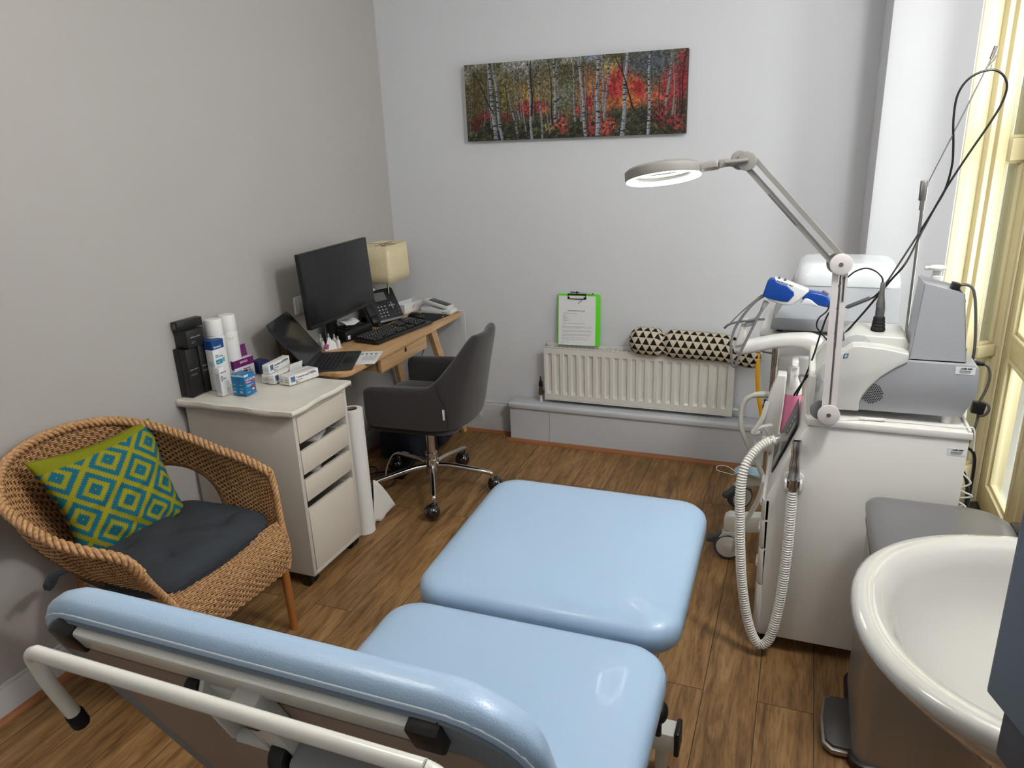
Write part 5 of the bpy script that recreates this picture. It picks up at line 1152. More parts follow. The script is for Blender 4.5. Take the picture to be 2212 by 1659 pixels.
# ---- desktop laser unit
dev = thing('laser_unit', 'grey and silver desktop laser machine with round vent, standing on the white cabinet', 'medical device', (2.55, 2.42, .858))
silv = M('silver_paint', (168, 170, 174), .38, .35, var=.015); shellm = M('device_shell', (206, 206, 200), .35, var=.012, coat=.1)
dy0, dy1 = 2.305, 2.54
P('rear_housing', MB().prism([(2.44, .882), (2.722, .884), (2.752, .96), (2.746, 1.034), (2.735, 1.043), (2.50, 1.045), (2.42, 1.0)], dy0, dy1, 'xz', .004), silv, dev)
# front shell wraps both flanks with a swept edge
flank = [(2.452, .880), (2.451, .905), (2.456, .926), (2.471, .954), (2.500, .991), (2.536, 1.022), (2.565, 1.041), (2.567, 1.066), (2.50, 1.078), (2.440, 1.082), (2.415, 1.080), (2.392, 1.060), (2.345, 1.030), (2.322, .99), (2.314, .945), (2.320, .90), (2.332, .884), (2.36, .878)]
P('front_shell', MB().prism(flank, dy0-.006, dy0+.022, 'xz', .004, 3).prism(flank, dy1-.022, dy1+.006, 'xz', .004, 3).prism([(x+.004, z-.002) for x, z in flank], dy0+.02, dy1-.02, 'xz', .003), shellm, dev)
b = MB(); hump = [(2.38, 1.055), (2.396, 1.078), (2.418, 1.096), (2.432, 1.100), (2.560, 1.098), (2.578, 1.070), (2.584, 1.038), (2.40, 1.03)]
P('top_hump', b.prism(hump, 2.36, 2.53, 'xz', .006, 3), shellm, dev)
b = MB(); b.prism([(2.388, 1.07), (2.406, 1.094), (2.425, 1.1), (2.452, 1.098), (2.468, 1.085), (2.47, 1.06), (2.455, 1.045), (2.40, 1.05)], 2.3585, 2.362, 'xz', .001); P('hump_badge_panel', b, M('panel_pale', (182, 184, 184), .35), dev)
P('display', MB().prism([(2.372, 1.052), (2.394, 1.082), (2.402, 1.077), (2.38, 1.046)], 2.375, 2.50, 'xz', .001), M('display_dark', (74, 78, 82), .2), dev)
b = MB(); b.prism([(2.3935, 1.0405), (2.4065, 1.0445), (2.4085, 1.058), (2.3955, 1.055)], dy0-.0068, dy0-.0058, 'xz'); lg = P('emblem', b, M('emblem_blue', (70, 96, 124), .35), dev)
P('emblem_mark', MB().prism([(2.3975, 1.044), (2.404, 1.046), (2.405, 1.055), (2.3985, 1.053)], dy0-.0073, dy0-.0067, 'xz'), M('emblem_pale', (186, 204, 220), .4), lg)
b = MB()
for i in range(-7, 8):
    for j in range(-7, 8):
        x = 2.482+i*.0058+(j % 2)*.0029; z = .940+j*.0053
        ex = 2.4545+max(0, (z-.925))*.62 if z > .925 else 2.454
        if (x-2.482)**2+(z-.938)**2 < .031**2 and x > ex+.003: b.cyl((x, dy0-.0006, z), (x, dy0+.002, z), .0020, n=10)
P('vent_holes', b, black_matte, dev)
P('front_grip', MB().prism([(2.316, .935), (2.321, .975), (2.335, .99), (2.345, .96), (2.335, .93)], dy0-.0068, dy0-.0055, 'xz', .001), M('panel_pale', (182, 184, 184)), dev)
b = MB(); 
for i in range(3): b.bb((2.330+i*.006, dy0-.0085, .958+i*.004), (2.333+i*.006, dy0-.0065, .966+i*.004), .0005)
P('side_buttons', b, white_pl, dev)
for x, y in ((2.37, 2.33), (2.37, 2.51), (2.69, 2.33), (2.69, 2.51)): P('foot', MB().lathe([(.013, 0), (.014, .002), (.0145, .026)], (x, y, .858), 20), white_pl, dev)
b = MB().bb((2.688, dy0-.0007, 1.015), (2.737, dy0-.0001, 1.037)); st = P('asset_sticker', b, M('sticker_white', (232, 233, 235)), dev); sticker_text(st, 2.688, 1.037, dy0-.0007)
P('cable_plug', MB().cyl((2.742, 2.40, 1.025), (2.775, 2.40, 1.022), .008, .0055, n=18), black_pl, dev)
ferr = thing('mains_lead', 'dark grey lead with a black ferrite block hanging beside the window behind the laser machine', 'cable', (2.79, 2.40, .9))
greyc = M('dark_grey_cable', (92, 90, 84), .5)
P('cord', MB().tube([(2.775, 2.40, 1.022), (2.788, 2.40, 1.012), (2.795, 2.40, .985), (2.791, 2.40, .945), (2.780, 2.40, .903), (2.782, 2.40, .858), (2.776, 2.40, .796), (2.76, 2.42, .70), (2.765, 2.43, .4), (2.77, 2.45, .02)], .0042, 8), greyc, ferr)
P('cord_loop', MB().tube([(2.782, 2.395, .908), (2.798, 2.385, .905), (2.803, 2.383, .888), (2.795, 2.387, .870), (2.782, 2.395, .864)], .0042, 8), greyc, ferr)
P('ferrite_block', MB().box((2.778, 2.40, .888), (.034, .026, .036), .004, (0, R(8), 0)), black_pl, ferr)
# wedge shaped steel box standing on the laser
wb_ = thing('wedge_box', 'light grey metal wedge box standing upright on the rear of the laser machine', 'metal box', (2.64, 2.38, 1.045))
b = MB(); t = .0018
pr = [(2.5695, 1.0455), (2.713, 1.0455), (2.684, 1.242), (2.583, 1.268)]
b.prism(pr, 2.318, 2.320, 'xz').prism(pr, 2.448, 2.450, 'xz')
for (a, c) in (((2.5695, 1.0455), (2.583, 1.268)), ((2.713, 1.0455), (2.684, 1.242))):
    b.skin([[b._v((a[0]+dx, y, a[1])) for dx, y in ((-t/2, 2.318), (t/2, 2.318), (t/2, 2.45), (-t/2, 2.45))], [b._v((c[0]+dx, y, c[1])) for dx, y in ((-t/2, 2.318), (t/2, 2.318), (t/2, 2.45), (-t/2, 2.45))]])
b.bb((2.572, 2.318, 1.0455), (2.711, 2.45, 1.0475)); P('casing', b, M('wedge_grey', (178, 180, 184), .42, .25, var=.015), wb_)
b = MB(); b.skin([[b._v(p) for p in ((2.583, 2.32, 1.262), (2.684, 2.32, 1.237), (2.684, 2.322, 1.237), (2.583, 2.322, 1.262))], [b._v(p) for p in ((2.578, 2.448, 1.262), (2.684, 2.448, 1.237), (2.684, 2.45, 1.237), (2.578, 2.45, 1.262))]])
b = MB(); b.skin([[b._v((2.584, y, 1.258)) for y in (2.321, 2.447)], [b._v((2.683, y, 1.233)) for y in (2.321, 2.447)]], loop=False, caps=False); o = P('sloping_top', b, M('wedge_grey', (178, 180, 184)), wb_); sm = o.modifiers.new('t', 'SOLIDIFY'); sm.thickness = .002
P('socket', MB().box((2.672, 2.40, 1.248), (.022, .03, .02), .003, (0, R(14), 0)), black_pl, wb_)
P('side_screw', MB().cyl((2.686, 2.35, 1.215), (2.694, 2.35, 1.215), .005, n=14), black_pl, wb_)
P('side_screw', MB().cyl((2.706, 2.35, 1.075), (2.715, 2.35, 1.075), .005, n=14), black_pl, wb_)
P('lead', MB().tube([(2.680, 2.40, 1.250), (2.700, 2.40, 1.252), (2.718, 2.40, 1.238), (2.730, 2.40, 1.19), (2.742, 2.40, 1.10), (2.748, 2.42, 1.03), (2.75, 2.50, .90), (2.752, 2.5, .60)], .0042, 8), greyc, wb_)
# pump bottle behind the wedge box
pu = thing('pump_bottle', 'white pump dispenser bottle standing behind the metal wedge box', 'bottle', (2.635, 2.49, 1.045))
P('bottle', MB().lathe([(.040, 0), (.043, .004), (.043, .150), (.041, .165), (.032, .180), (.018, .188), (.018, .20)], (2.636, 2.497, 1.046), 32), white_pl, pu, angle=50)
P('pump_head', MB().lathe([(.016, .192), (.016, .212), (.012, .214), (.012, .228), (.024, .232), (.026, .238), (.018, .243), (.0, .244)], (2.636, 2.497, 1.046), 28).bb((2.60, 2.49, 1.276), (2.63, 2.504, 1.287), .004), white_pl, pu, angle=50)
# hand piece in its rubber stand
hs = thing('laser_handpiece', 'silver laser handpiece standing in a black ribbed rubber base on the machine', 'handpiece', (2.489, 2.42, 1.098))
P('rubber_base', MB().lathe([(.019, 0), (.0205, .003), (.020, .010), (.0185, .012), (.019, .020), (.0172, .022), (.0178, .030), (.016, .032), (.0165, .040), (.0145, .044), (.010, .045)], (2.489, 2.425, 1.0995), 28), black_matte, hs, angle=40)
P('grip', MB().lathe([(.0125, .044), (.0128, .066), (.0125, .074)], (2.489, 2.425, 1.0995), 24), M('grip_grey', (84, 86, 88), .4), hs, angle=50)
P('metal_body', MB().lathe([(.0125, .074), (.0128, .082), (.0095, .100), (.0072, .120), (.0068, .146), (.006, .148)], (2.488, 2.425, 1.0995), 24), steel, hs, angle=50)
P('fibre', MB().tube([(2.487, 2.425, 1.246), (2.483, 2.43, 1.262), (2.464, 2.44, 1.278), (2.440, 2.45, 1.284), (2.417, 2.45, 1.277), (2.398, 2.46, 1.260), (2.36, 2.47, 1.21), (2.345, 2.46, 1.15), (2.322, 2.45, 1.125), (2.317, 2.45, 1.098), (2.332, 2.45, 1.077), (2.36, 2.45, 1.045)], .0024, 8), black_pl, hs)
# fibre stand: steel rod, clamp, thin whip with a hook
fs = thing('fibre_stand', 'thin steel support rod with clamp and slanted whip above the laser machine', 'stand', (2.585, 2.56, .858))
k_ = lambda x, z, y=2.56: ((x-2.26)*y/2.75+2.26, y, (z-1.70)*y/2.75+1.70)
P('lower_rod', MB().cyl((2.585, 2.562, .858), k_(2.6045, 1.455), .0045, n=14), steel, fs)
P('clamp', MB().cyl(k_(2.6035, 1.425), k_(2.604, 1.455), .0075, n=20).cyl(k_(2.603, 1.455), k_(2.602, 1.517), .0115, n=24, bev=.002), steel, fs)
P('upper_whip', MB().cyl(k_(2.606, 1.49), k_(2.741, 1.885), .0022, n=12), steel, fs)
P('tip_hook', MB().cyl(k_(2.735, 1.865), k_(2.743, 1.900), .006, n=16).tube([k_(2.741, 1.882), k_(2.744, 1.868), k_(2.736, 1.855), k_(2.722, 1.835), k_(2.733, 1.833), k_(2.738, 1.85)], .002, 6), steel, fs)
fb = thing('optical_fibre', 'black optical fibre cable looped over the tip of the steel whip', 'cable', (2.6, 2.5, 1.5))
lp_ = [(2.268, .862), (2.300, .925), (2.345, 1.000), (2.394, 1.070), (2.448, 1.150), (2.507, 1.245), (2.545, 1.305)]
A_ = [(x, 2.45, z) for x, z in lp_]
up_ = [k_(2.615, 1.36), k_(2.640, 1.43), k_(2.6625, 1.488), k_(2.672, 1.56), k_(2.668, 1.62), k_(2.658, 1.70), k_(2.660, 1.77), k_(2.685, 1.815), k_(2.730, 1.835), k_(2.765, 1.825), k_(2.786, 1.79), k_(2.780, 1.74), k_(2.755, 1.68), k_(2.715, 1.60), k_(2.668, 1.50), k_(2.636, 1.42), k_(2.605, 1.35)]
P('fibre', MB().tube(A_+up_, .0032, 8), black_pl, fb)
P('fibre', MB().tube([k_(2.605, 1.35), (2.50, 2.46, 1.24), (2.475, 2.46, 1.200), (2.461, 2.46, 1.190)], .0028, 8), black_pl, fb)
P('strain_relief', MB().cyl((2.461, 2.46, 1.192), (2.398, 2.46, 1.160), .0062, n=14, bev=.002), M('relief_grey', (84, 84, 86), .5), fb)
P('fibre', MB().tube([(2.398, 2.46, 1.16), (2.352, 2.455, 1.145), (2.332, 2.45, 1.08), (2.316, 2.45, 1.0), (2.295, 2.45, .92), (2.276, 2.45, .862)], .0028, 8), black_pl, fb)
# leads behind the cabinet
for i, (q_, m_, lb) in enumerate([([(2.79, 2.50, .72), (2.815, 2.50, .68), (2.815, 2.50, .5), (2.80, 2.52, .25), (2.80, 2.5, .01)], black_pl, 'thick black lead behind the white cabinet, nearer the doors'), ([(2.775, 2.48, .66), (2.80, 2.46, .60), (2.80, 2.46, .45), (2.785, 2.47, .2), (2.78, 2.5, .01)], black_pl, 'thick black lead hanging close behind the white cabinet')]):
    one('rear_lead', MB().tube(q_, .0058, 8), m_, lb, 'lead')
b = MB().tube([(2.77, 2.44, .66), (2.80, 2.43, .63), (2.775, 2.44, .60), (2.81, 2.43, .585), (2.77, 2.45, .56), (2.80, 2.44, .54), (2.772, 2.45, .50), (2.79, 2.46, .3), (2.78, 2.46, .01)], .003, 8); one('white_lead', b, white_pl, 'bundle of white cable crumpled behind the white cabinet', 'lead')

# ================================================================ MAGNIFYING LAMP
ml = thing('magnifier_lamp', 'grey and white jointed magnifying lamp with glowing ring, clamped on the white cabinet', 'lamp', (2.36, 2.22, .858))
warmw = M('lamp_white', (214, 208, 206), .4, var=.012); lg_ = M('lamp_grey', (136, 133, 128), .45, var=.012)
ly_ = 2.232; J0, J1, J2 = Vector((2.367, ly_, .893)), Vector((2.359, ly_, 1.333)), Vector((2.094, ly_, 1.612))
# the plane of the lamp is a little behind 2.2, scaled outwards from the eye
def bar(b, p, q, off, w, d, dy=0):
    p, q = Vector(p), Vector(q); t = (q-p).normalized(); n = Vector((t.z, 0, -t.x)); p = p+n*off; q = q+n*off
    rings = []
    for c in (p, q): rings.append([b._v(c+n*sx*w/2+Vector((0, sy*d/2+dy, 0))) for sx, sy in ((-1, -1), (1, -1), (1, 1), (-1, 1))])
    b.skin(rings); return b
P('base_socket', MB().cyl((2.367, ly_, .858), (2.367, ly_, .875), .022, n=28, bev=.003), warmw, ml)
P('base_joint', MB().cyl((J0.x, ly_-.026, J0.z), (J0.x, ly_-.020, J0.z), .031, n=40, bev=.002).cyl((J0.x+.003, ly_-.019, J0.z), (J0.x+.003, ly_+.012, J0.z), .019, n=24), warmw, ml)
P('base_joint_disc', MB().cyl((J0.x-.022, ly_+.010, J0.z), (J0.x-.022, ly_+.018, J0.z), .030, n=36, bev=.002), M('lamp_disc_grey', (120, 120, 122), .4), ml)
def slit(name, b, m): return P(name, b, m, ml)
b = bar(bar(MB(), J0, J1, -.0115, .017, .018), J0, J1, .0125, .015, .018, .002); la = P('lower_arm', b, warmw, ml)
P('arm_rod', bar(MB(), J0, J1, .0015, .005, .004, .004), M('arm_rod_grey', (140, 138, 138), .35, .5), ml)
b = bar(MB(), J1+(J0-J1)*.08, J1+(J0-J1)*.24, -.0115, .004, .0185, -.0003); P('arm_slot', b, M('slot_dark', (60, 58, 60), .6), la)
def arm(J1, J2):
    b = bar(bar(MB(), J1, J2, -.0145, .014, .016, .010), J1, J2, .0155, .013, .016, -.002); return P('upper_arm', b, lg_, ml)
ua = arm(J1+Vector((-.012, 0, .010)), J2+Vector((.006, 0, -.004)))
P('arm_logo', bar(MB(), J2+(J1-J2)*.28, J2+(J1-J2)*.58, .0155, .004, .0165, -.0024), M('logo_grey', (104, 104, 106), .5), ua)
P('elbow_joint', MB().cyl((J1.x, ly_-.022, J1.z), (J1.x, ly_-.015, J1.z), .0295, n=40, bev=.002), warmw, ml)
P('elbow_joint_disc', MB().cyl((J1.x-.008, ly_+.014, J1.z-.002), (J1.x-.008, ly_+.024, J1.z-.002), .0295, n=40, bev=.002).cyl((J1.x-.004, ly_-.015, J1.z), (J1.x-.004, ly_+.016, J1.z), .018, n=20), lg_, ml)
b = MB().cyl((J1.x, ly_-.0235, J1.z), (J1.x, ly_-.0215, J1.z), .006, n=18).cyl((J0.x, ly_-.0275, J0.z), (J0.x, ly_-.0255, J0.z), .006, n=18); b.bm.free()
for J_, y_ in ((J1, -.0235), (J0, -.0275)): P('joint_screw', MB().cyl((J_.x, ly_+y_, J_.z), (J_.x, ly_+y_+.002, J_.z), .006, n=18), steel, ml)
P('head_joint', MB().cyl((J2.x, ly_-.020, J2.z), (J2.x, ly_-.006, J2.z), .026, n=36, bev=.003), lg_, ml)
P('head_joint_disc', MB().cyl((J2.x-.020, ly_-.002, J2.z+.002), (J2.x-.020, ly_+.018, J2.z+.002), .026, n=36, bev=.003).cyl((J2.x-.03, ly_-.012, J2.z), (J2.x-.03, ly_+.01, J2.z), .016, n=20), lg_, ml)
P('tilt_knob', MB().tube([(J2.x-.055, ly_-.022, J2.z-.002), (J2.x-.03, ly_-.026, J2.z), (J2.x+.004, ly_-.024, J2.z+.003)], .006, 10), lg_, ml)
# head: tilted ring with the tube of light inside
HC = Vector((1.862, ly_, 1.580)); HM = Matrix.Translation(HC) @ Euler((R(-11.5), R(-8.0), 0)).to_matrix().to_4x4()
def HD(): b = MB(); b.M = HM.copy(); return b
b = HD(); 
def annulus(b, prof, n=72):
    rg = [[b._v((r*math.cos(2*PI*i/n), r*math.sin(2*PI*i/n), z)) for r, z in prof] for i in range(n)]
    return b.skin(rg, closed=True)
annulus(b, [(.108, -.012), (.1105, -.006), (.110, .014), (.101, .021), (.084, .021), (.078, .016), (.078, -.002), (.104, -.010)]); P('head_ring', b, lg_, ml, angle=50)
annulus(b := HD(), [(.1065, -.0145), (.1065, -.0112), (.0955, -.0078), (.0955, -.0112)]); em = bpy.data.materials.new('lamp_diffuser'); em.use_nodes = True; eb = em.node_tree.nodes['Principled BSDF']; eb.inputs['Base Color'].default_value = (.9, .9, .9, 1); eb.inputs['Emission Color'].default_value = (1, .985, .96, 1); eb.inputs['Emission Strength'].default_value = 30
P('ring_light', b, em, ml, angle=50)
P('magnifying_lens', HD().cyl((0, 0, .001), (0, 0, .006), .0785, n=64), glass, ml)
b = HD(); b.bb((.100, -.022, -.009), (.158, .022, .012), .006, 3).bb((.158, -.013, -.006), (.186, .013, .009), .004); P('head_neck', b, lg_, ml)
P('neck_yoke', HD().bb((.160, -.018, -.011), (.192, -.012, .012), .002).bb((.186, -.012, -.010), (.214, .012, .012), .005), lg_, ml)
P('lamp_cord', MB().tube([(J0.x, ly_+.02, J0.z-.01), (2.40, 2.262, .8605), (2.42, 2.268, .8605)], .0022, 8), white_pl, ml)
# ================================================================ SHOCKWAVE TROLLEY BEHIND THE CABINET
tr = thing('equipment_trolley', 'white wheeled trolley with chrome column behind the white cabinet', 'trolley', (2.25, 3.02, 0))
def castorbig(x, y, rz, z=.062):
    c_, s_ = math.cos(rz), math.sin(rz)
    def rp(u, v, w): return (x+u*c_-v*s_, y+u*s_+v*c_, w)
    g1 = P('castor', MB().cyl(rp(0, -.020, z), rp(0, .020, z), .060, n=40, bev=.008), M('tyre_grey', (72, 76, 80), .6), tr)
    P('wheel_disc', MB().cyl(rp(0, -.0225, z), rp(0, .0225, z), .048, n=36, bev=.003).cyl(rp(0, -.026, z), rp(0, .026, z), .019, n=28, bev=.002), M('wheel_white', (206, 206, 202), .35), g1)
    P('wheel_fork', MB().at((x, y, 0), (0, 0, rz)).prism([(-.040, z+.04), (-.02, z+.066), (.03, z+.075), (.060, z+.058), (.062, z+.028), (.045, z+.038), (.0, z+.055)], -.024, .024, 'xz', .004), M('fork_white', (200, 200, 197), .4), g1)
    P('brake_lever', MB().at((x, y, 0), (0, 0, rz)).prism([(-.088, z+.010), (-.085, z+.028), (-.05, z+.042), (-.03, z+.060), (-.02, z+.045), (-.055, z+.012)], -.016, .016, 'xz', .003), M('tyre_grey', (72, 76, 80)), g1)
castorbig(2.066, 2.815, R(4)); castorbig(2.074, 3.27, R(38)); castorbig(2.48, 2.86, R(0)); castorbig(2.48, 3.25, R(0))
tw = M('trolley_white', (220, 219, 214), .35, var=.012)
P('leg', MB().prism([(2.045, .135), (2.09, .128), (2.30, .17), (2.30, .235), (2.10, .205), (2.062, .205), (2.045, .19)], 2.795, 2.850, 'xz', .006), tw, tr)
P('leg', MB().prism([(2.055, .135), (2.09, .128), (2.30, .17), (2.30, .235), (2.10, .205), (2.065, .205), (2.052, .19)], 3.235, 3.290, 'xz', .006), tw, tr)
P('leg', MB().prism([(2.50, .135), (2.46, .128), (2.28, .17), (2.28, .235), (2.45, .205)], 2.83, 2.885, 'xz', .006), tw, tr)
P('leg', MB().prism([(2.50, .135), (2.46, .128), (2.28, .17), (2.28, .235), (2.45, .205)], 3.225, 3.28, 'xz', .006), tw, tr)
P('base_shelf', MB().bb((2.22, 2.79, .17), (2.56, 3.29, .235), .02, 4), tw, tr)
P('column', MB().cyl((2.185, 2.95, .20), (2.190, 2.95, .935), .0135, n=28), chrome, tr)
P('column', MB().cyl((2.585, 3.12, .20), (2.585, 3.12, .96), .0135, n=28), chrome, tr)
for z in (.50, .66, .83): P('shelf_rail', MB().cyl((2.19, 2.955, z), (2.56, 2.955, z), .006, n=14).cyl((2.19, 2.955, z-.02), (2.56, 2.955, z-.02), .005, n=14), steel, tr)
P('shelf', MB().bb((2.20, 2.70, .535), (2.58, 3.28, .555), .006), tw, tr)
P('shelf', MB().bb((2.13, 2.86, .945), (2.60, 3.28, .962), .006), tw, tr)
P('side_rail', MB().tube([(2.14, 2.90, .87), (2.12, 2.93, .865), (2.13, 2.96, .86), (2.185, 2.955, .855)], .004, 8), steel, tr)
# curved white arm with the cradle for the handpiece
b = MB(); tp = [(2.044, .942), (2.070, .948), (2.114, .958), (2.186, .977), (2.257, .988), (2.315, .989), (2.350, .968), (2.372, .93)]; bt = [(2.050, .905), (2.073, .896), (2.118, .907), (2.190, .928), (2.247, .937), (2.284, .933), (2.308, .921), (2.317, .895)]
T3 = spline([(x, 0, z) for x, z in tp], 5); B3 = spline([(x, 0, z) for x, z in bt], 5); rg = []
for a, c in zip(T3, B3):
    m_ = (a+c)/2; h_ = (a-c)/2; cs = []
    for i in range(20):
        t = 2*PI*i/20; u, v = math.copysign(abs(math.cos(t))**.7, math.cos(t)), math.copysign(abs(math.sin(t))**.7, math.sin(t)); p = m_+h_*v; cs.append(b._v((p.x, 2.78+.034*u, p.z)))
    rg.append(cs)
b.skin(rg); P('curved_arm', b, tw, tr, angle=60)
P('arm_riser', MB().tube([(2.340, 2.78, .94), (2.345, 2.78, .88), (2.345, 2.80, .70), (2.345, 2.83, .56)], .026, 20), tw, tr)
b = MB(); b.prism([(2.049, .935), (2.056, .965), (2.072, 1.028), (2.090, 1.026), (2.086, .985), (2.086, .945)], 2.735, 2.825, 'xz', .005, 3); P('handpiece_cradle', b, tw, tr)
P('cradle_bracket', MB().prism([(2.085, 1.012), (2.11, 1.02), (2.160, 1.105), (2.150, 1.112), (2.118, 1.050), (2.085, 1.035)], 2.725, 2.745, 'xz', .003), M('bracket_grey', (176, 178, 180), .35, .3), tr)
# ---- hose fitting and front white cover of the trolley, seen beside the bottle
P('front_cover', MB().prism([(2.209, .862), (2.240, .862), (2.238, .754), (2.232, .66), (2.228, .60), (2.205, .60), (2.172, .655), (2.185, .781)], 2.66, 2.72, 'xz', .006, 3).bb((2.17, 2.66, .56), (2.24, 2.76, .62), .01), tw, tr)
b = MB(); b.bb((2.168, 2.70, .735), (2.176, 2.72, .748), .002).bb((2.164, 2.70, .715), (2.172, 2.72, .728), .002); P('cover_switches', b, black_pl, tr)
P('cable_hook', MB().tube([(2.182, 2.655, .76), (2.170, 2.65, .70), (2.150, 2.65, .655), (2.140, 2.65, .640), (2.145, 2.65, .632), (2.165, 2.65, .640)], .003, 8, ry=.008), tw, tr)
b = MB(); b.tube([(2.205, 2.60, .695), (2.170, 2.58, .690), (2.150, 2.58, .665), (2.150, 2.58, .635), (2.170, 2.58, .615), (2.185, 2.60, .61)], .0022, 8, ry=.012, up=(0, 1, 0)); P('hook_and_loop_band', b, M('band_white', (206, 206, 200), .6), tr)
b = MB(); b.tube([(2.194, 2.78, .743), (2.158, 2.78, .743), (2.128, 2.78, .738)], .0125, 16, rf=lambda t: .0135-.003*t); P('hose_grip', b, M('hose_grey_white', (196, 198, 190), .4), tr)
b = MB(); b.tube([(2.130, 2.78, .738), (2.105, 2.78, .722), (2.091, 2.78, .695), (2.086, 2.78, .655), (2.091, 2.78, .60), (2.108, 2.78, .555), (2.136, 2.77, .505), (2.165, 2.75, .46), (2.185, 2.74, .41), (2.175, 2.72, .34), (2.140, 2.71, .25), (2.105, 2.70, .165), (2.095, 2.71, .10)], .0095, 12); P('cable_hose', b, M('hose_grey_white', (196, 198, 190)), tr)
# ---- console on the top shelf
cs_ = thing('shockwave_console', 'large grey console with a rounded white lid standing on the trolley', 'medical device', (2.38, 3.05, .962))
P('foot', MB().cyl((2.20, 2.90, .9622), (2.20, 2.90, .978), .012, n=16), black_pl, cs_); P('foot', MB().cyl((2.55, 2.90, .9622), (2.55, 2.90, .978), .012, n=16), black_pl, cs_)
P('base_housing', MB().prism([(2.165, .978), (2.60, .978), (2.60, 1.025), (2.175, 1.025)], 2.85, 3.20, 'xz', .005), M('console_grey', (150, 152, 156), .4), cs_)
b = MB(); rg = []
for z, x0, x1, y0 in ((1.024, 2.178, 2.592, 2.852), (1.05, 2.192, 2.592, 2.858), (1.10, 2.222, 2.592, 2.872), (1.142, 2.242, 2.592, 2.885)):
    rg.append([b._v(p) for p in ((x0, y0, z), (x1, y0, z), (x1, 3.20, z), (x0, 3.20, z))])
b.skin(rg); P('upper_housing', b, M('console_pale', (178, 181, 186), .4), cs_)
b = MB(); rg = []
for ins, z in ((0, 1.142), (-.002, 1.15), (.004, 1.18), (.014, 1.205), (.03, 1.216), (.06, 1.219)): rg.append([b._v((2.415+x, 3.04+y, z)) for x, y in rrect(.352-2*ins, .318-2*ins, .05, 6)])
b.skin(rg); P('lid', b, M('lid_white', (228, 232, 236), .25, coat=.4), cs_, angle=60)
b = MB(); 
for i in range(6): b.bb((2.5915, 2.90+i*.03, 1.05), (2.5935, 2.91+i*.03, 1.12), .0005)
P('side_vents', b, grey_pl, cs_)
# ---- blue and white handpiece gun with grey tubes
gun = thing('shockwave_handpiece', 'blue and white pistol shaped handpiece resting in the trolley cradle', 'handpiece', (2.25, 2.72, 1.11))
gb = M('cobalt_blue', (14, 66, 152), .3, coat=.2); gw = M('gun_white', (228, 229, 230), .28, coat=.3)
g0, g1 = 2.700, 2.755
P('white_body', MB().prism([(2.148, 1.135), (2.160, 1.196), (2.180, 1.198), (2.228, 1.182), (2.290, 1.157), (2.262, 1.126), (2.240, 1.108), (2.222, 1.103), (2.200, 1.106), (2.158, 1.118)], g0+.002, g1, 'xz', .006, 3), gw, gun)
P('blue_head', MB().prism([(2.137, 1.135), (2.150, 1.186), (2.158, 1.198), (2.177, 1.1975), (2.178, 1.190), (2.190, 1.184), (2.214, 1.176), (2.241, 1.152), (2.242, 1.142), (2.224, 1.118), (2.199, 1.119), (2.160, 1.126), (2.150, 1.130)], g0-.003, g1-.02, 'xz', .004, 3), gb, gun)
P('blue_handle', MB().prism([(2.289, 1.157), (2.332, 1.150), (2.350, 1.140), (2.361, 1.125), (2.360, 1.100), (2.335, 1.104), (2.309, 1.112), (2.265, 1.127)], g0+.004, g1-.004, 'xz', .008, 3), gb, gun)
P('trigger_shoe', MB().prism([(2.264, 1.112), (2.277, 1.132), (2.286, 1.132), (2.300, 1.126), (2.327, 1.103), (2.318, 1.104)], g0, g1-.01, 'xz', .003), gw, gun)
P('end_dial', MB().cyl((2.338, 2.728, 1.142), (2.344, 2.728, 1.152), .012, n=20), grey_pl, gun)
b = MB(); text_into(b, 'DOLORCLAST  MILK', .0062, frame((2.181, g0+.0012, 1.189), (1, 0, -.33), (.33, 0, 1)), bold=.0002); P('lettering', b, ink, gun)
b = MB().bb((2.184, 2.71, 1.196), (2.192, 2.735, 1.200), .001).bb((2.204, 2.71, 1.190), (2.212, 2.735, 1.194), .001); P('top_buttons', b, M('slate_button', (80, 92, 108), .4), gun)
tubeg = M('air_tube_grey', (116, 117, 118), .45)
P('connector', MB().cyl((2.152, 2.725, 1.112), (2.138, 2.725, 1.082), .011, .007, n=18, bev=.002), M('connector_grey', (168, 170, 172), .35), gun)
P('air_tube', MB().tube([(2.146, 2.725, 1.100), (2.121, 2.71, 1.041), (2.083, 2.70, .945), (2.062, 2.70, .88), (2.056, 2.70, .870), (2.048, 2.70, .882), (2.042, 2.70, .93), (2.041, 2.70, .965), (2.051, 2.71, 1.012), (2.077, 2.71, 1.062), (2.111, 2.72, 1.107), (2.142, 2.725, 1.132)], .0048, 10), tubeg, gun)
P('air_tube', MB().tube([(2.150, 2.71, 1.050), (2.120, 2.72, 1.045), (2.100, 2.72, 1.041), (2.048, 2.725, 1.029), (2.022, 2.73, 1.016), (2.011, 2.74, 1.002)], .0040, 10), tubeg, gun)
P('air_tube', MB().tube([(2.138, 2.73, 1.134), (2.125, 2.73, 1.125), (2.074, 2.73, 1.074), (2.036, 2.73, 1.030), (2.015, 2.74, 1.004)], .0022, 8), tubeg, gun)
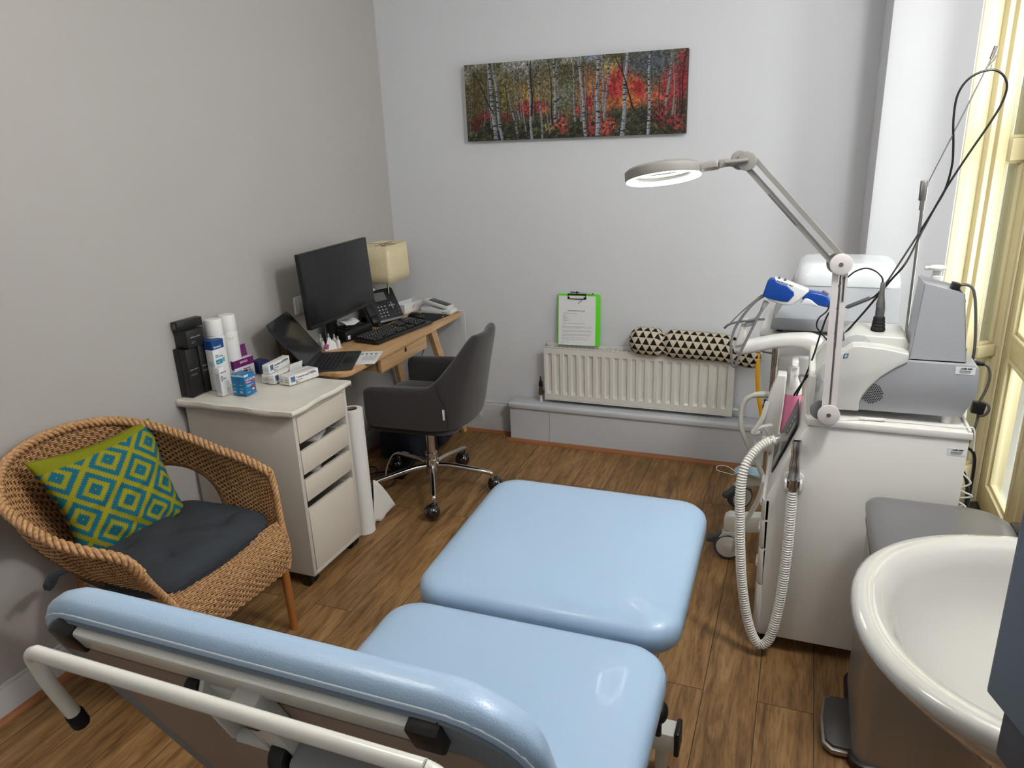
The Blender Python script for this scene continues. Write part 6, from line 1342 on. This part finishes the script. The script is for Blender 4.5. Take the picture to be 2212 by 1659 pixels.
# ---- things on the trolley shelf
sb = thing('spray_bottle', 'translucent spray bottle of pink liquid on the trolley behind the white cabinet', 'spray bottle', (2.262, 2.745, .555))
pk = M('pink_liquid', (226, 132, 172), .25, var=.02); fr = M('frosted_plastic', (222, 218, 218), .35)
P('liquid_body', MB().lathe([(.030, .0), (.036, .006), (.037, .15), (.034, .215)], (2.262, 2.745, .5555), 28, 1.0, .8), pk, sb, angle=50)
P('shoulder', MB().lathe([(.034, .215), (.032, .235), (.022, .262), (.016, .276), (.016, .30)], (2.262, 2.745, .5555), 28, 1.0, .8), fr, sb, angle=50)
P('spray_head', MB().lathe([(.019, .288), (.018, .315)], (2.262, 2.745, .5555), 20).bb((2.252, 2.715, .868), (2.276, 2.785, .898), .006, 3).prism([(2.250, .80), (2.262, .80), (2.266, .875), (2.252, .875)], 2.712, 2.722, 'xz', .002).bb((2.255, 2.70, .876), (2.271, 2.72, .890), .003), white_pl, sb)
tb2 = thing('sharps_tub', 'small yellow sharps tub with yellow lid on the trolley beside the pink spray bottle', 'tub', (2.335, 2.77, .555))
P('tub', MB().lathe([(.036, 0), (.040, .004), (.044, .165)], (2.330, 2.79, .5555), 28), M('sharps_yellow', (232, 178, 8), .35), tb2, angle=50)
P('tub_lid', MB().lathe([(.046, .160), (.047, .175), (.040, .182), (.014, .186), (.012, .196), (.0, .197)], (2.330, 2.79, .5555), 28), M('sharps_lid', (240, 196, 20), .35), tb2, angle=50)
one('tissue_box', MB().bb((2.205, 2.88, .800), (2.33, 2.93, .862), .003), paper, 'white paper box resting on the trolley rails behind the spray bottle', 'box')
one('white_carton', MB().bb((2.287, 2.83, .5555), (2.36, 2.875, .795), .003), M('pale_carton', (226, 226, 222), .5), 'tall white carton behind the yellow tub on the trolley', 'carton')
# surgical mask fallen by the trolley leg
mk = thing('surgical_mask', 'crumpled pale blue surgical mask caught on the trolley leg near the skirting', 'mask', (2.09, 3.36, .0))
b = MB(); b.grid(lambda u, v: (2.045+.12*u, 3.262-.012-.05*v+.01*math.sin(8*u), .210+.006*math.sin(14*v+3*u)+.02*math.sin(PI*u)-.015*v), 14, 12); o = P('mask_cloth', b, M('mask_blue', (166, 192, 208), .8), mk); sm = o.modifiers.new('t', 'SOLIDIFY'); sm.thickness = .0012
P('ear_loop', MB().tube([(2.050, 3.215, .212), (2.02, 3.21, .232), (1.99, 3.21, .236), (1.968, 3.21, .226), (1.972, 3.205, .212), (2.00, 3.205, .205), (2.045, 3.205, .198)], .0016, 6), white_pl, mk)
